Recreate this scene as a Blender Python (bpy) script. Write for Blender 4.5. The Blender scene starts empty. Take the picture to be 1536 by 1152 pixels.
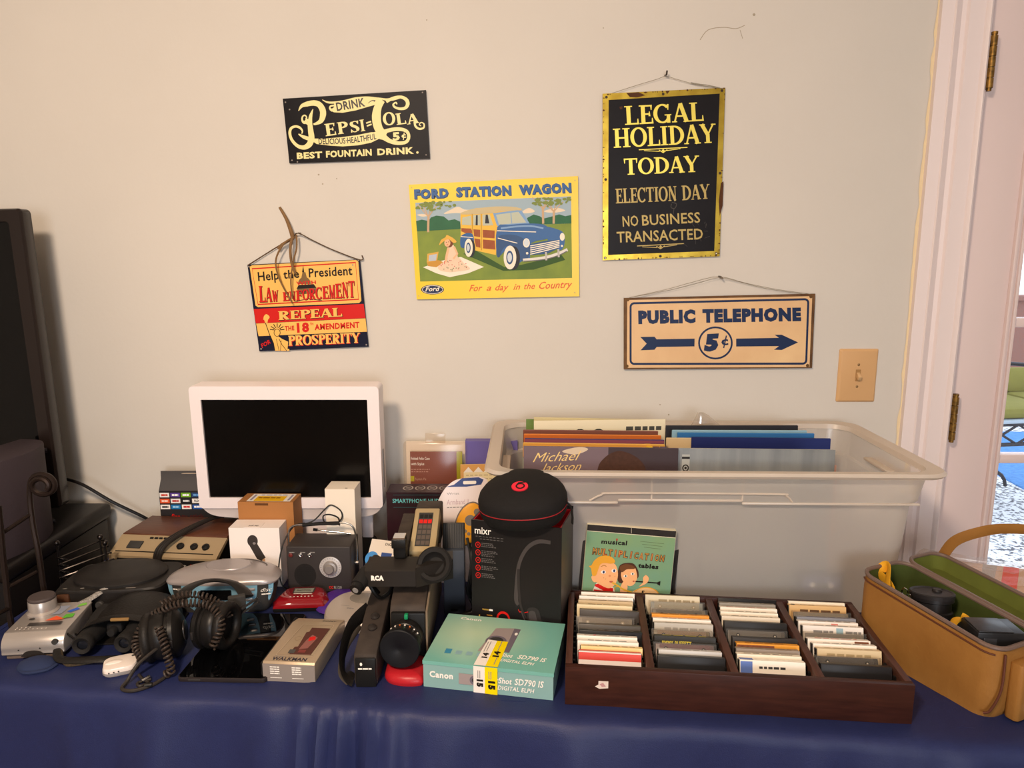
import bpy, bmesh, math, random
from mathutils import Vector as V, Matrix as MX, Euler
from mathutils.geometry import tessellate_polygon
S = bpy.context.scene
COL = S.collection
random.seed(7)
R = math.radians
TZ = 0.74                      # height of the cloth on the table
WY = 1.97                      # the wall behind the table

# ---------------------------------------------------------------- camera, sky, light, exposure
cam = bpy.data.cameras.new('camera'); cam.sensor_width = 36; cam.lens = 1100 / 1536 * 36; cam.clip_start = .02
camo = bpy.data.objects.new('camera', cam); COL.objects.link(camo)
camo.location = (0, 0, 1.52); camo.rotation_euler = (R(80), 0, 0); S.camera = camo
S.view_settings.view_transform = 'Standard'; S.view_settings.look = 'None'
S.view_settings.gamma = 1; S.view_settings.use_curve_mapping = False
S.view_settings.exposure = 0.0
wd = bpy.data.worlds.new('sky'); S.world = wd; wd.use_nodes = True
bg = wd.node_tree.nodes['Background']; bg.inputs[0].default_value = (.78, .88, 1, 1); bg.inputs[1].default_value = 2.2

def area(name, loc, target, size, power, color, size_y=None):
    l = bpy.data.lights.new(name, 'AREA'); l.energy = power; l.color = color; l.size = size
    if size_y: l.shape = 'RECTANGLE'; l.size_y = size_y
    else: l.shape = 'DISK'
    o = bpy.data.objects.new(name, l); COL.objects.link(o); o.location = loc
    o.rotation_euler = (V(target) - V(loc)).to_track_quat('-Z', 'Y').to_euler()
    return o
area('ceiling_lamp_light', (-.55, -.25, 2.36), (-.5, .9, 0.6), .30, 48, (1, .78, .585))
area('window_daylight', (.5, -2.9, 1.55), (.35, 2, 1.0), 1.3, 62, (.90, .94, 1), 1.2)

# ---------------------------------------------------------------- materials
def lin(h):
    if not isinstance(h, str): return tuple(h)
    c = [int(h[i:i+2], 16) / 255 for i in (0, 2, 4)]
    return tuple(x / 12.92 if x <= .04045 else ((x + .055) / 1.055) ** 2.4 for x in c)
MATS = {}
def mat(h, rough=.5, metal=0, spec=.25, key=None, bump=0, bscale=200, var=0, vscale=20, vcol=None, alpha=None, coat=0, stretch=None):
    """flat procedural material from an sRGB hex; var mixes in a second colour by noise, bump roughens"""
    k = (h, rough, metal, spec, bump, bscale, var, vscale, vcol, alpha, coat, stretch)
    if k in MATS: return MATS[k]
    m = bpy.data.materials.new(key or 'paint_' + (h if isinstance(h, str) else 'x')); m.use_nodes = True
    nt = m.node_tree; b = nt.nodes['Principled BSDF']; c = lin(h)
    b.inputs['Base Color'].default_value = (*c, 1); b.inputs['Roughness'].default_value = rough
    b.inputs['Metallic'].default_value = metal; b.inputs['Specular IOR Level'].default_value = spec
    b.inputs['Coat Weight'].default_value = coat
    if alpha is not None: b.inputs['Alpha'].default_value = alpha
    if var or bump:
        tc = nt.nodes.new('ShaderNodeTexCoord'); src = tc.outputs['Object']
        if stretch:
            mp = nt.nodes.new('ShaderNodeMapping'); mp.inputs['Scale'].default_value = stretch
            nt.links.new(src, mp.inputs[0]); src = mp.outputs[0]
    if var:
        n = nt.nodes.new('ShaderNodeTexNoise'); n.inputs['Scale'].default_value = vscale; n.inputs['Detail'].default_value = 6
        nt.links.new(src, n.inputs[0])
        rp = nt.nodes.new('ShaderNodeValToRGB'); rp.color_ramp.elements[0].position = .5 - .28; rp.color_ramp.elements[1].position = .5 + .28
        c2 = lin(vcol) if vcol else tuple(x * (1 - var) for x in c)
        rp.color_ramp.elements[0].color = (*c2, 1); rp.color_ramp.elements[1].color = (*c, 1)
        nt.links.new(n.outputs[0], rp.inputs[0]); nt.links.new(rp.outputs[0], b.inputs['Base Color'])
    if bump:
        n2 = nt.nodes.new('ShaderNodeTexNoise'); n2.inputs['Scale'].default_value = bscale; n2.inputs['Detail'].default_value = 3
        nt.links.new(src, n2.inputs[0])
        bp = nt.nodes.new('ShaderNodeBump'); bp.inputs['Strength'].default_value = bump; bp.inputs['Distance'].default_value = .002
        nt.links.new(n2.outputs[0], bp.inputs['Height']); nt.links.new(bp.outputs[0], b.inputs['Normal'])
    MATS[k] = m; return m
def clear(name, tint='ffffff', mixf=.12, rough=.05, haze=0.0, hazecol='ffffff'):
    """thin clear plastic or glass: see-through with a glossy film and a little haze"""
    if name in MATS: return MATS[name]
    m = bpy.data.materials.new(name); m.use_nodes = True; nt = m.node_tree; nt.nodes.clear()
    o = nt.nodes.new('ShaderNodeOutputMaterial'); t = nt.nodes.new('ShaderNodeBsdfTransparent'); t.inputs[0].default_value = (*lin(tint), 1)
    g = nt.nodes.new('ShaderNodeBsdfGlossy'); g.inputs['Roughness'].default_value = rough
    mx = nt.nodes.new('ShaderNodeMixShader'); mx.inputs[0].default_value = mixf
    nt.links.new(t.outputs[0], mx.inputs[1]); nt.links.new(g.outputs[0], mx.inputs[2]); last = mx
    if haze:
        d = nt.nodes.new('ShaderNodeBsdfDiffuse'); d.inputs[0].default_value = (*lin(hazecol), 1)
        m2 = nt.nodes.new('ShaderNodeMixShader'); m2.inputs[0].default_value = haze
        nt.links.new(mx.outputs[0], m2.inputs[1]); nt.links.new(d.outputs[0], m2.inputs[2]); last = m2
    nt.links.new(last.outputs[0], o.inputs[0]); MATS[name] = m; return m
def frosted(name, col='fbf4ec', see=.52, rough=.09):
    if name in MATS: return MATS[name]
    m = bpy.data.materials.new(name); m.use_nodes = True; nt = m.node_tree; nt.nodes.clear(); N = nt.nodes.new; L = nt.links.new
    o = N('ShaderNodeOutputMaterial'); d = N('ShaderNodeBsdfDiffuse'); t = N('ShaderNodeBsdfTranslucent'); r = N('ShaderNodeBsdfRefraction'); g = N('ShaderNodeBsdfGlossy')
    d.inputs[0].default_value = t.inputs[0].default_value = r.inputs[0].default_value = (*lin(col), 1)
    r.inputs['Roughness'].default_value = rough; r.inputs['IOR'].default_value = 1.03; g.inputs['Roughness'].default_value = .3
    a = N('ShaderNodeMixShader'); a.inputs[0].default_value = .36; L(d.outputs[0], a.inputs[1]); L(t.outputs[0], a.inputs[2])
    b = N('ShaderNodeMixShader'); b.inputs[0].default_value = see; L(a.outputs[0], b.inputs[1]); L(r.outputs[0], b.inputs[2])
    c = N('ShaderNodeMixShader'); c.inputs[0].default_value = .06; L(b.outputs[0], c.inputs[1]); L(g.outputs[0], c.inputs[2])
    L(c.outputs[0], o.inputs[0]); MATS[name] = m; return m
def glow(name, col, s):
    m = bpy.data.materials.new(name); m.use_nodes = True; b = m.node_tree.nodes['Principled BSDF']
    b.inputs['Emission Color'].default_value = (*lin(col), 1); b.inputs['Emission Strength'].default_value = s; return m

# ---------------------------------------------------------------- mesh builder
def rr(x0, y0, x1, y1, r, n=5):
    """rounded rectangle outline, counter-clockwise"""
    p = []
    for cx, cy, a in ((x1-r, y0+r, -90), (x1-r, y1-r, 0), (x0+r, y1-r, 90), (x0+r, y0+r, 180)):
        for i in range(n+1):
            t = R(a + 90*i/n); p.append((cx + r*math.cos(t), cy + r*math.sin(t)))
    return p
def ell(cx, cy, rx, ry=None, n=28, a0=0, a1=360, rot=0):
    ry = rx if ry is None else ry; full = abs(a1-a0) >= 360; p = []; c, s = math.cos(R(rot)), math.sin(R(rot))
    for i in range(n if full else n+1):
        t = R(a0 + (a1-a0)*i/n); x, y = rx*math.cos(t), ry*math.sin(t); p.append((cx + x*c - y*s, cy + x*s + y*c))
    return p
def crv(pts, n=6, closed=False):
    """Catmull-Rom through points (2D or 3D)"""
    P = [V(p) for p in pts]; out = []; m = len(P)
    for i in range(m if closed else m-1):
        if closed: a, b, c, d = P[i-1], P[i], P[(i+1) % m], P[(i+2) % m]
        else: a, b, c, d = P[max(i-1, 0)], P[i], P[i+1], P[min(i+2, m-1)]
        for k in range(n):
            t = k/n; out.append(tuple(.5*((2*b) + (c-a)*t + (2*a-5*b+4*c-d)*t*t + (3*b-a-3*c+d)*t**3)))
    if not closed: out.append(tuple(P[-1]))
    return out
def inset(pts, d):
    out = []; n = len(pts)
    ar = sum(pts[i][0]*pts[(i+1) % n][1] - pts[(i+1) % n][0]*pts[i][1] for i in range(n)); sg = 1 if ar > 0 else -1
    for i in range(n):
        a, b, c = V(pts[i-1][:2]), V(pts[i][:2]), V(pts[(i+1) % n][:2])
        e, f = (b-a), (c-b)
        if e.length < 1e-9: e = f
        if f.length < 1e-9: f = e
        e.normalize(); f.normalize(); nn = V((-e.y-f.y, e.x+f.x))
        if nn.length < 1e-6: nn = V((-e.y, e.x))
        nn.normalize(); k = max(.5, nn.dot(V((-e.y, e.x)))); out.append(tuple(b + nn*d*sg/k))
    return out
TXT = {}
def glyphs(s, bold, shear):
    k = (s, bold, shear)
    if k in TXT: return TXT[k]
    def mk(body):
        c = bpy.data.curves.new('t', 'FONT'); c.body = body; c.offset = bold; c.shear = shear; c.resolution_u = 2; c.space_character = 1 + bold*2.2
        o = bpy.data.objects.new('t', c); me = bpy.data.meshes.new_from_object(o)
        v = [tuple(x.co[:2]) for x in me.vertices]; f = [tuple(p.vertices) for p in me.polygons]
        bpy.data.objects.remove(o); bpy.data.curves.remove(c); bpy.data.meshes.remove(me); return v, f
    v, f = mk(s); hv, _ = mk('H'); hh = [y for x, y in hv]; y0, y1 = min(hh), max(hh); xs = [x for x, y in v] or [0, 1]
    x0, x1 = min(xs), max(xs)
    TXT[k] = ([((x-x0)/(x1-x0 or 1), (y-y0)/(y1-y0)) for x, y in v], f); return TXT[k]

class MB:
    def __init__(s, m=None): s.v = []; s.f = []; s.mi = []; s.sm = []; s.mats = []; s.M = MX(); s.m = m; s.map = lambda x, y: (x, y); s.ys = 1; s.n = 0
    def lift(s, k): s.n += 1; return k*.0002 + (s.n % 45)*4e-6   # every printed shape gets its own tiny height
    def at(s, loc=(0, 0, 0), rot=(0, 0, 0), sc=None):
        s.M = MX.Translation(loc) @ Euler([R(a) for a in rot]).to_matrix().to_4x4()
        if sc: s.M = s.M @ MX.Diagonal((*sc, 1))
        return s
    def face(s, o, ux, uy, w=1, h=1, base=None):
        """2D drawing frame on a face: x along ux, y along uy, z = outward; coords scaled by w, h"""
        ux, uy = V(ux).normalized(), V(uy).normalized(); n = ux.cross(uy)
        m = MX(((ux.x, uy.x, n.x, o[0]), (ux.y, uy.y, n.y, o[1]), (ux.z, uy.z, n.z, o[2]), (0, 0, 0, 1)))
        s.M = (base @ m) if base else m; s.map = lambda x, y: (x*w, y*h); s.ys = 1; return s
    def plain(s): s.M = MX(); s.map = lambda x, y: (x, y); s.ys = 1; return s
    def add(s, vs, fs, m=None, sm=False):
        m = m or s.m
        if m not in s.mats: s.mats.append(m)
        k = s.mats.index(m); b = len(s.v)
        s.v += [tuple(s.M @ V(p)) for p in vs]
        for f in fs: s.f.append([b+i for i in f]); s.mi.append(k); s.sm.append(sm)
        return s
    def box(s, x0, y0, z0, x1, y1, z1, m=None, r=0, seg=2):
        if r:
            bm = bmesh.new(); bmesh.ops.create_cube(bm, size=1)
            for v in bm.verts: v.co = ((x0+x1)/2 + v.co.x*(x1-x0), (y0+y1)/2 + v.co.y*(y1-y0), (z0+z1)/2 + v.co.z*(z1-z0))
            bmesh.ops.bevel(bm, geom=bm.edges[:], offset=min(r, .49*min(abs(x1-x0), abs(y1-y0), abs(z1-z0))), segments=seg, profile=.5, affect='EDGES')
            bm.verts.index_update(); vs = [tuple(v.co) for v in bm.verts]; fs = [[v.index for v in f.verts] for f in bm.faces]; bm.free()
            return s.add(vs, fs, m, True)
        vs = [(x, y, z) for z in (z0, z1) for y in (y0, y1) for x in (x0, x1)]
        return s.add(vs, [(0, 2, 3, 1), (4, 5, 7, 6), (0, 1, 5, 4), (2, 6, 7, 3), (0, 4, 6, 2), (1, 3, 7, 5)], m)
    def loft(s, rings, m=None, cap=(1, 1), sm=True, closed=True):
        n = len(rings[0]); vs = [p for r in rings for p in r]; fs = []
        for i in range(len(rings)-1):
            for j in range(n if closed else n-1): fs.append((i*n+j, i*n+(j+1) % n, (i+1)*n+(j+1) % n, (i+1)*n+j))
        if cap[0]: fs.append(tuple(range(n-1, -1, -1)))
        if cap[1]: fs.append(tuple((len(rings)-1)*n+j for j in range(n)))
        return s.add(vs, fs, m, sm)
    def prism(s, pts, z0, z1, m=None, bev=0, sm=True):
        if bev:
            q = inset(pts, bev*.3); q2 = inset(pts, bev); rings = [[(*p, z0) for p in q], [(*p, z0+bev*.7) for p in pts], [(*p, z1-bev*1.0) for p in pts], [(*p, z1-bev*.3) for p in q], [(*p, z1) for p in q2]]
        else: rings = [[(*p, z0) for p in pts], [(*p, z1) for p in pts]]
        if sum(pts[i-1][0]*pts[i][1] - pts[i][0]*pts[i-1][1] for i in range(len(pts))) < 0: rings = [r[::-1] for r in rings]
        return s.loft(rings, m, (1, 1), sm)
    def lathe(s, prof, m=None, n=28, cap=(1, 1), sm=True):
        return s.loft([[(r*math.cos(2*math.pi*i/n), r*math.sin(2*math.pi*i/n), z) for i in range(n)] for r, z in prof], m, cap, sm)
    def cyl(s, p, q, r, m=None, n=20, r2=None, sm=True):
        p, q = V(p), V(q); d = (q-p); a = d.orthogonal().normalized(); b = d.normalized().cross(a); r2 = r if r2 is None else r2
        ring = lambda c, k: [tuple(c + a*k*math.cos(2*math.pi*i/n) + b*k*math.sin(2*math.pi*i/n)) for i in range(n)]
        return s.loft([ring(p, r), ring(q, r2)], m, (1, 1), sm)
    def tube(s, pts, r, m=None, n=8, closed=False, flat=None, up=None):
        P = [V(p) for p in pts]; N = len(P); rings = []; u = None
        for i in range(N):
            t = (P[(i+1) % N] - P[i-1]) if closed else (P[min(i+1, N-1)] - P[max(i-1, 0)])
            if t.length < 1e-9: t = V((0, 0, 1))
            t.normalize()
            if up is not None: u = V(up)
            elif u is None: u = t.orthogonal()
            u = (u - t*u.dot(t))
            if u.length < 1e-6: u = t.orthogonal()
            u.normalize(); w = t.cross(u); k = r[i] if isinstance(r, (list, tuple)) else r; k2 = k*flat if flat else k
            rings.append([tuple(P[i] + u*k2*math.cos(2*math.pi*j/n) + w*k*math.sin(2*math.pi*j/n)) for j in range(n)])
        if closed: rings.append(rings[0])
        return s.loft(rings, m, (0, 0) if closed else (1, 1))
    def ball(s, c, r, m=None, n=16, k=10, sc=(1, 1, 1), z0=-1, z1=1):
        rings = []
        for i in range(k+1):
            t = math.asin(z0) + (math.asin(z1) - math.asin(z0))*i/k; q = max(math.cos(t), .002)
            rings.append([(c[0] + r*sc[0]*q*math.cos(2*math.pi*j/n), c[1] + r*sc[1]*q*math.sin(2*math.pi*j/n), c[2] + r*sc[2]*math.sin(t)) for j in range(n)])
        return s.loft(rings, m)
    # ---- flat printing, layer k lies k*0.2 mm proud
    def poly(s, pts, m, k=1):
        p = [s.map(*q[:2]) for q in pts]; tri = tessellate_polygon([[V((*q, 0)) for q in p]]); z = s.lift(k); fs = []
        for t in tri:
            a, b, c = (p[i] for i in t)
            fs.append(t if (b[0]-a[0])*(c[1]-a[1]) - (b[1]-a[1])*(c[0]-a[0]) > 0 else t[::-1])
        return s.add([(*q, z) for q in p], fs, m)
    def rect(s, x0, y0, x1, y1, m, k=1): return s.poly([(x0, y0), (x1, y0), (x1, y1), (x0, y1)], m, k)
    def line(s, pts, w, m, k=1, closed=False):
        """stroke of constant or per-point width"""
        P = [V(p[:2]) for p in pts]; n = len(P); a = []; b = []
        for i in range(n):
            t = (P[(i+1) % n] - P[i-1]) if closed else (P[min(i+1, n-1)] - P[max(i-1, 0)])
            if t.length < 1e-9: t = V((1, 0))
            t.normalize(); q = V((-t.y, t.x))*(w[i] if isinstance(w, (list, tuple)) else w)/2; a.append(P[i]+q); b.append(P[i]-q)
        z = s.lift(k); vs = [(*s.map(*p), z + 1e-6*(i % n)) for i, p in enumerate(a+b)]; fs = []
        for i in range(n if closed else n-1):
            j = (i+1) % n; q = [vs[i], vs[n+i], vs[n+j], vs[j]]
            ar = sum(q[z-1][0]*q[z][1] - q[z][0]*q[z-1][1] for z in range(4))
            fs.append((i, n+i, n+j, j) if ar > 0 else (i, j, n+j, n+i))
        return s.add(vs, fs, m)
    def text(s, t, p0, p1, h, m, k=1, bold=.0, shear=0, arc=0):
        v, f = glyphs(t, bold, shear); p0, p1 = V(p0), V(p1); a = p1-p0; u = V((-a.y, a.x))/a.length*h*s.ys; vs = []; z = s.lift(k)
        for x, y in v:
            q = p0 + a*x + u*y
            if arc: q += V((-a.y, a.x))/a.length*s.ys*arc*(1-(2*x-1)**2)
            vs.append((*s.map(*q), z))
        fs = []
        for g in f:
            ar = sum(vs[g[i-1]][0]*vs[g[i]][1] - vs[g[i]][0]*vs[g[i-1]][1] for i in range(len(g)))
            fs.append(g if ar > 0 else g[::-1])
        return s.add(vs, fs, m)
    def scrib(s, x0, y, x1, h, m, k=1, words=4, seed=0):
        """a line of print too small to read in the photo: short bars"""
        rd = random.Random(seed + int(y*1000)); L = x1-x0; x = x0
        while x < x1 - L*.04:
            w = L/words*rd.uniform(.5, 1.0); s.rect(x, y, min(x+w, x1), y+h, m, k); x += w + L*.045
        return s
    def build(s, name, parent=None, loc=None, rz=0, edge=40, rot=None):
        me = bpy.data.meshes.new(name); me.from_pydata(s.v, [], s.f); me.update()
        for m in s.mats: me.materials.append(m)
        me.polygons.foreach_set('material_index', s.mi); me.polygons.foreach_set('use_smooth', s.sm)
        try: me.set_sharp_from_angle(angle=R(edge))
        except Exception: pass
        o = bpy.data.objects.new(name, me); COL.objects.link(o)
        if parent: o.parent = parent
        if loc is not None: o.location = loc
        o.rotation_euler = [R(a) for a in rot] if rot else (0, 0, R(rz))
        return o
def tag(o, label=None, cat=None, group=None, kind=None):
    if label: o['label'] = label
    if cat: o['category'] = cat
    if group: o['group'] = group
    if kind: o['kind'] = kind
    return o
def thing(name, label, cat, loc=(0, 0, 0), rz=0, group=None, rot=None):
    o = bpy.data.objects.new(name, None); COL.objects.link(o); o.empty_display_size = .05; o.location = loc
    o.rotation_euler = [R(a) for a in rot] if rot else (0, 0, R(rz)); return tag(o, label, cat, group)
def solo(mb, name, label, cat, loc=(0, 0, 0), rz=0, group=None, rot=None):
    return tag(mb.build(name, None, loc, rz, rot=rot), label, cat, group)
def struct(mb, name, loc=None): return tag(mb.build(name, None, loc), kind='structure')

# serif capitals drawn with strokes: each glyph = (width, strokes); B = thick stem, t = thin stroke
def serif_glyph(c):
    B, t, f = .2, .085, .06; P = []
    def ln(x0, y0, x1, y1, w): P.append(([(x0, y0), (x1, y1)], w))
    def sf(x, y, w=.2): P.append(([(x-w, y), (x+w, y)], f))
    def stem(x, y0=0, y1=1, a=1, b=1):
        ln(x, y0, x, y1, B)
        if b: sf(x, f/2)
        if a: sf(x, 1-f/2)
    def arc(cx, cy, rx, ry, a0, a1, n=14, w0=B, w1=t):
        p = ell(cx, cy, rx, ry, n, a0, a1); P.append((p, [w1 + (w0-w1)*abs(math.cos(R(a0+(a1-a0)*i/n)))**1.5 for i in range(len(p))]))
    def tick(x, y, d, l=.16): P.append(([(x, y), (x, y+d*l)], [f*1.6, f*.7]))
    if c == 'I': stem(.2); return .4, P
    if c == 'L': stem(.2); ln(.2, t/2, .66, t/2, t); tick(.66, 0, 1, .3); return .7, P
    if c == 'E': stem(.2); [ln(.2, y, x, y, t) for y, x in ((t/2, .66), (.52, .52), (1-t/2, .62))]; tick(.66, 0, 1, .3); tick(.62, 1, -1, .27); tick(.52, .4, 1, .25); return .7, P
    if c == 'F': stem(.2); [ln(.2, y, x, y, t) for y, x in ((.5, .52), (1-t/2, .62))]; tick(.62, 1, -1, .27); tick(.52, .38, 1, .25); return .66, P
    if c == 'H': stem(.2); stem(.72); ln(.2, .5, .72, .5, t); return .92, P
    if c == 'T': stem(.4, a=0); ln(.04, 1-t/2, .76, 1-t/2, t); tick(.05, 1, -1, .3); tick(.75, 1, -1, .3); return .8, P
    if c == 'O': arc(.44, .5, .36, .47, 0, 360, 26); return .88, P
    if c == 'C': arc(.44, .5, .36, .47, 40, 320, 22); tick(.72, .99, -1, .32); return .8, P
    if c == 'G': arc(.44, .5, .36, .47, 45, 330, 22); ln(.74, .0, .74, .42, .17); sf(.72, .42, .17); tick(.73, .99, -1, .3); return .9, P
    if c == 'D': stem(.2); arc(.3, .5, .46, .46, -90, 90); ln(.2, .04, .32, .04, t); ln(.2, .96, .32, .96, t); return .84, P
    if c == 'P': stem(.2); arc(.3, .74, .33, .22, -90, 90); ln(.2, .96, .32, .96, t); ln(.2, .52, .32, .52, t); return .7, P
    if c == 'R': stem(.2); arc(.3, .74, .32, .22, -90, 90); ln(.2, .96, .32, .96, t); ln(.2, .52, .36, .52, t); ln(.36, .52, .66, .04, B*.95); sf(.7, f/2, .12); return .82, P
    if c == 'A': ln(.1, 0, .4, 1, t); ln(.42, 1, .72, 0, B); ln(.2, .32, .62, .32, t); sf(.1, f/2, .13); sf(.72, f/2, .17); return .84, P
    if c == 'N': ln(.17, 0, .17, 1, t); ln(.17, 1, .72, 0, B); ln(.72, 0, .72, 1, t); sf(.17, f/2, .15); sf(.13, 1-f/2, .13); sf(.72, 1-f/2, .15); return .88, P
    if c == 'M': ln(.15, 0, .17, 1, t); ln(.18, 1, .5, .02, B*.9); ln(.5, .02, .8, 1, t); ln(.83, 0, .83, 1, B); sf(.15, f/2, .14); sf(.83, f/2, .17); sf(.12, 1-f/2, .1); sf(.88, 1-f/2, .12); return 1.02, P
    if c == 'W': ln(.12, 1, .32, 0, B*.9); ln(.32, 0, .5, .85, t); ln(.5, .9, .7, 0, B*.9); ln(.7, 0, .9, 1, t); sf(.12, 1-f/2, .14); sf(.9, 1-f/2, .12); return 1.0, P
    if c == 'U': ln(.2, .3, .2, 1, B); sf(.2, 1-f/2); ln(.7, .3, .7, 1, t); sf(.7, 1-f/2, .14); arc(.44, .33, .25, .3, 180, 360); return .86, P
    if c == 'Y': ln(.1, 1, .4, .45, B); ln(.74, 1, .42, .45, t); stem(.41, 0, .48, 0); sf(.12, 1-f/2, .16); sf(.74, 1-f/2, .13); return .84, P
    if c == 'S': P.append((crv([(.6, .8), (.5, .95), (.3, .95), (.14, .8), (.2, .62), (.46, .44), (.58, .26), (.46, .06), (.26, .04), (.1, .22)], 4), [.07]*10 + [.2]*17 + [.07]*10)); tick(.62, 1, -1, .3); tick(.09, 0, 1, .3); return .7, P
    return .4, P
def serif(s, word, p0, p1, h, m, k=1, bold=1.0):
    """word in serif capitals on baseline p0..p1 (drawing frame of builder s), cap height h"""
    G = [serif_glyph(c) for c in word]; tot = sum(w for w, _ in G) + .04*(len(G)-1); p0, p1 = V(p0), V(p1); a = (p1-p0)/tot
    u = V((-a.y, a.x)).normalized()*h*s.ys; x = 0; mp = s.map
    s.map = lambda X, Y: mp(*(p0 + a*X + u*Y))
    for w, st in G:
        for pts, wd in st:
            wd = [z*bold for z in wd] if isinstance(wd, list) else wd*bold
            if isinstance(wd, list) and len(wd) != len(pts): wd = (wd + [wd[-1]]*len(pts))[:len(pts)]
            s.line([(px+x, py) for px, py in pts], wd, m, k, closed=len(pts) == 26 and isinstance(wd, list))
        x += w + .04
    s.map = mp
    return s
def wallpt(px, py, y=WY):
    """point of the wall plane (x, z) seen at a photograph pixel: used to lay the signs out on the wall"""
    a = (px-768)/1100; b = -(py-576)/1100; c, s_ = math.cos(R(10)), math.sin(R(10)); t = y/(c + b*s_)
    return (a*t, 1.52 + (-s_ + b*c)*t)

# ================================================================ room
CZ = 2.66
wallm = mat('d7d0c6', .75, spec=.25, bump=.12, bscale=90, var=.05, vscale=3)
whitep = mat('ecdedb', .38, key='white_gloss_paint', bump=.05, bscale=60)
b = MB(wallm)
b.box(-2.5, WY, -.1, 1.09, WY+.14, CZ).box(1.09, WY, 2.3, 3.0, WY+.14, CZ).box(2.14, WY, -.1, 3.0, WY+.14, 2.3)
# hairline crack, scuffs and filled nail holes in the paint
b.face((0, WY, 0), (1, 0, 0), (0, 0, 1)); b.map = lambda x, y: wallpt(x, y); b.ys = -1
sc = mat('a89c88', .9)
b.line(crv([(1050, 60), (1062, 45), (1085, 41), (1104, 43), (1117, 38)], 4), 1.1, sc)
b.line([(1110, 45), (1114, 58)], .9, sc)
for x, y, r in ((1131, 22, 2.2), (478, 262, 1.4), (484, 276, 1.2), (505, 268, 1), (905, 42, 1), (1003, 622, 1.3), (990, 607, 1.1), (640, 30, 1)): b.poly(ell(x, y, r, n=8), sc)
struct(b, 'wall_back')
struct(MB(wallm).box(-2.6, -3.3, -.1, -2.4, WY+.14, CZ), 'wall_left')
struct(MB(wallm).box(2.9, -3.3, -.1, 3.0, WY, CZ), 'wall_right')
struct(MB(mat('9a8672', .8)).box(-2.4, -3.3, -.1, 2.9, -3.2, .9).box(-2.4, -3.3, 2.2, 2.9, -3.2, CZ).box(-2.4, -3.3, .9, -.3, -3.2, 2.2).box(1.3, -3.3, .9, 2.9, -3.2, 2.2), 'wall_front')  # unseen wall, colour darkened so the black signs mirror a dimmer room
struct(MB(mat('8a6a4c', .5, var=.35, vscale=6, stretch=(1, 12, 1))).box(-2.5, -3.3, -.1, 3, WY+.2, 0), 'floor')
struct(MB(mat('eee8dc', .8)).box(-2.5, -3.3, CZ, 3, WY+.14, CZ+.1), 'ceiling')
# window behind the photographer
w = MB(whitep)
for x0, z0, x1, z1 in ((-.3, .9, -.24, 2.2), (1.24, .9, 1.3, 2.2), (-.3, .9, 1.3, .96), (-.3, 2.14, 1.3, 2.2), (-.3, 1.53, 1.3, 1.57)): w.box(x0, -3.27, z0, x1, -3.21, z1)
wf = struct(w, 'window_1'); MB(clear('window_glass', mixf=.08)).box(-.24, -3.25, .96, 1.24, -3.245, 2.14).build('glass_pane', wf)
lamp = thing('ceiling_light', 'round white dome light on the ceiling above the table', 'light', (-.55, -.25, CZ))
MB(mat('f2f2f2', .4)).lathe([(.02, 0), (.19, 0), (.19, -.03), (.02, -.03)]).build('canopy', lamp)
MB(glow('lamp_glass', 'ffd2a0', 3)).lathe([(.18, -.03), (.175, -.06), (.14, -.1), (.08, -.125), (.004, -.13)]).build('lamp_shade', lamp)

# ---- door casing (trim) and the glazed door
DX = 1.068
prof = [(0, 0), (0, -.016), (.029, -.02), (.032, -.024), (.04, -.02), (.052, -.012), (.062, -.014), (.066, -.022), (.07, -.022), (.104, -.024), (.107, -.03), (.113, -.034), (.119, -.03), (.121, -.02), (.121, 0)]
struct(MB(whitep).prism([(DX+x, WY+y) for x, y in prof], 0, 2.4, sm=False), 'trim_1')
struct(MB(whitep).box(DX, WY-.024, 2.4, 2.3, WY, 2.53, r=.004), 'trim_2')
ed = MB(mat('e8d3ab', .8, bump=.5, bscale=60)); rnd = random.Random(3); z = 0
L0, R0 = [], []
while z < 2.4: L0.append((DX-.003-rnd.random()*.006, z)); R0.append((DX+.001, z)); z += .03
ed.face((0, WY-.001, 0), (1, 0, 0), (0, 0, 1)).poly(L0+R0[::-1], ed.m, 1)
struct(ed, 'trim_3')
struct(MB(whitep).box(1.189, WY+.002, 0, 1.199, WY+.135, 2.3).box(1.189, WY+.05, 0, 1.212, WY+.1, 2.3), 'trim_4')   # jamb
d0, d1, gx0, gx1 = 1.204, 2.13, 1.357, 1.975
dm = mat('e6d3cf', .35, key='door_paint', bump=.06, bscale=50)
d = MB(dm)
d.box(d0, WY+.006, .02, gx0-.03, WY+.046, 2.28, r=.002).box(gx1+.03, WY+.006, .02, d1, WY+.046, 2.28, r=.002)
d.box(gx0-.03, WY+.006, .02, gx1+.03, WY+.046, .565).box(gx0-.03, WY+.006, 2.1, gx1+.03, WY+.046, 2.28)
door = struct(d, 'door_1')
mo = MB(dm)                                    # stepped moulding round the glass
for k, (a, y) in enumerate(((.03, -.004), (.021, .004), (.012, -.001))):
    g = .03-a
    for x0, z0, x1, z1 in ((gx0-a, .565-.0, gx0-a+.009, 2.1), (gx1+a-.009, .565, gx1+a, 2.1), (gx0-a, .578-a, gx1+a, .578-a+.009), (gx0-a, 2.1+a-.03, gx1+a, 2.1+a-.021)):
        mo.box(x0, WY+y, z0, x1, WY+.03, z1, r=.002)
mo.box(gx0-.003, WY+.012, .57, gx0+.004, WY+.035, 2.1)
mo.build('glass_moulding', door)
for i in range(4):
    z = .958 + .381*i - .0
    if z < 2.1: MB(dm).box(gx0, WY+.01, z-.013, gx1, WY+.042, z+.013, r=.004).build('muntin', door)
MB(dm).box(1.66-.012, WY+.011, .57, 1.66+.012, WY+.041, 2.1, r=.004).build('muntin', door)
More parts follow.
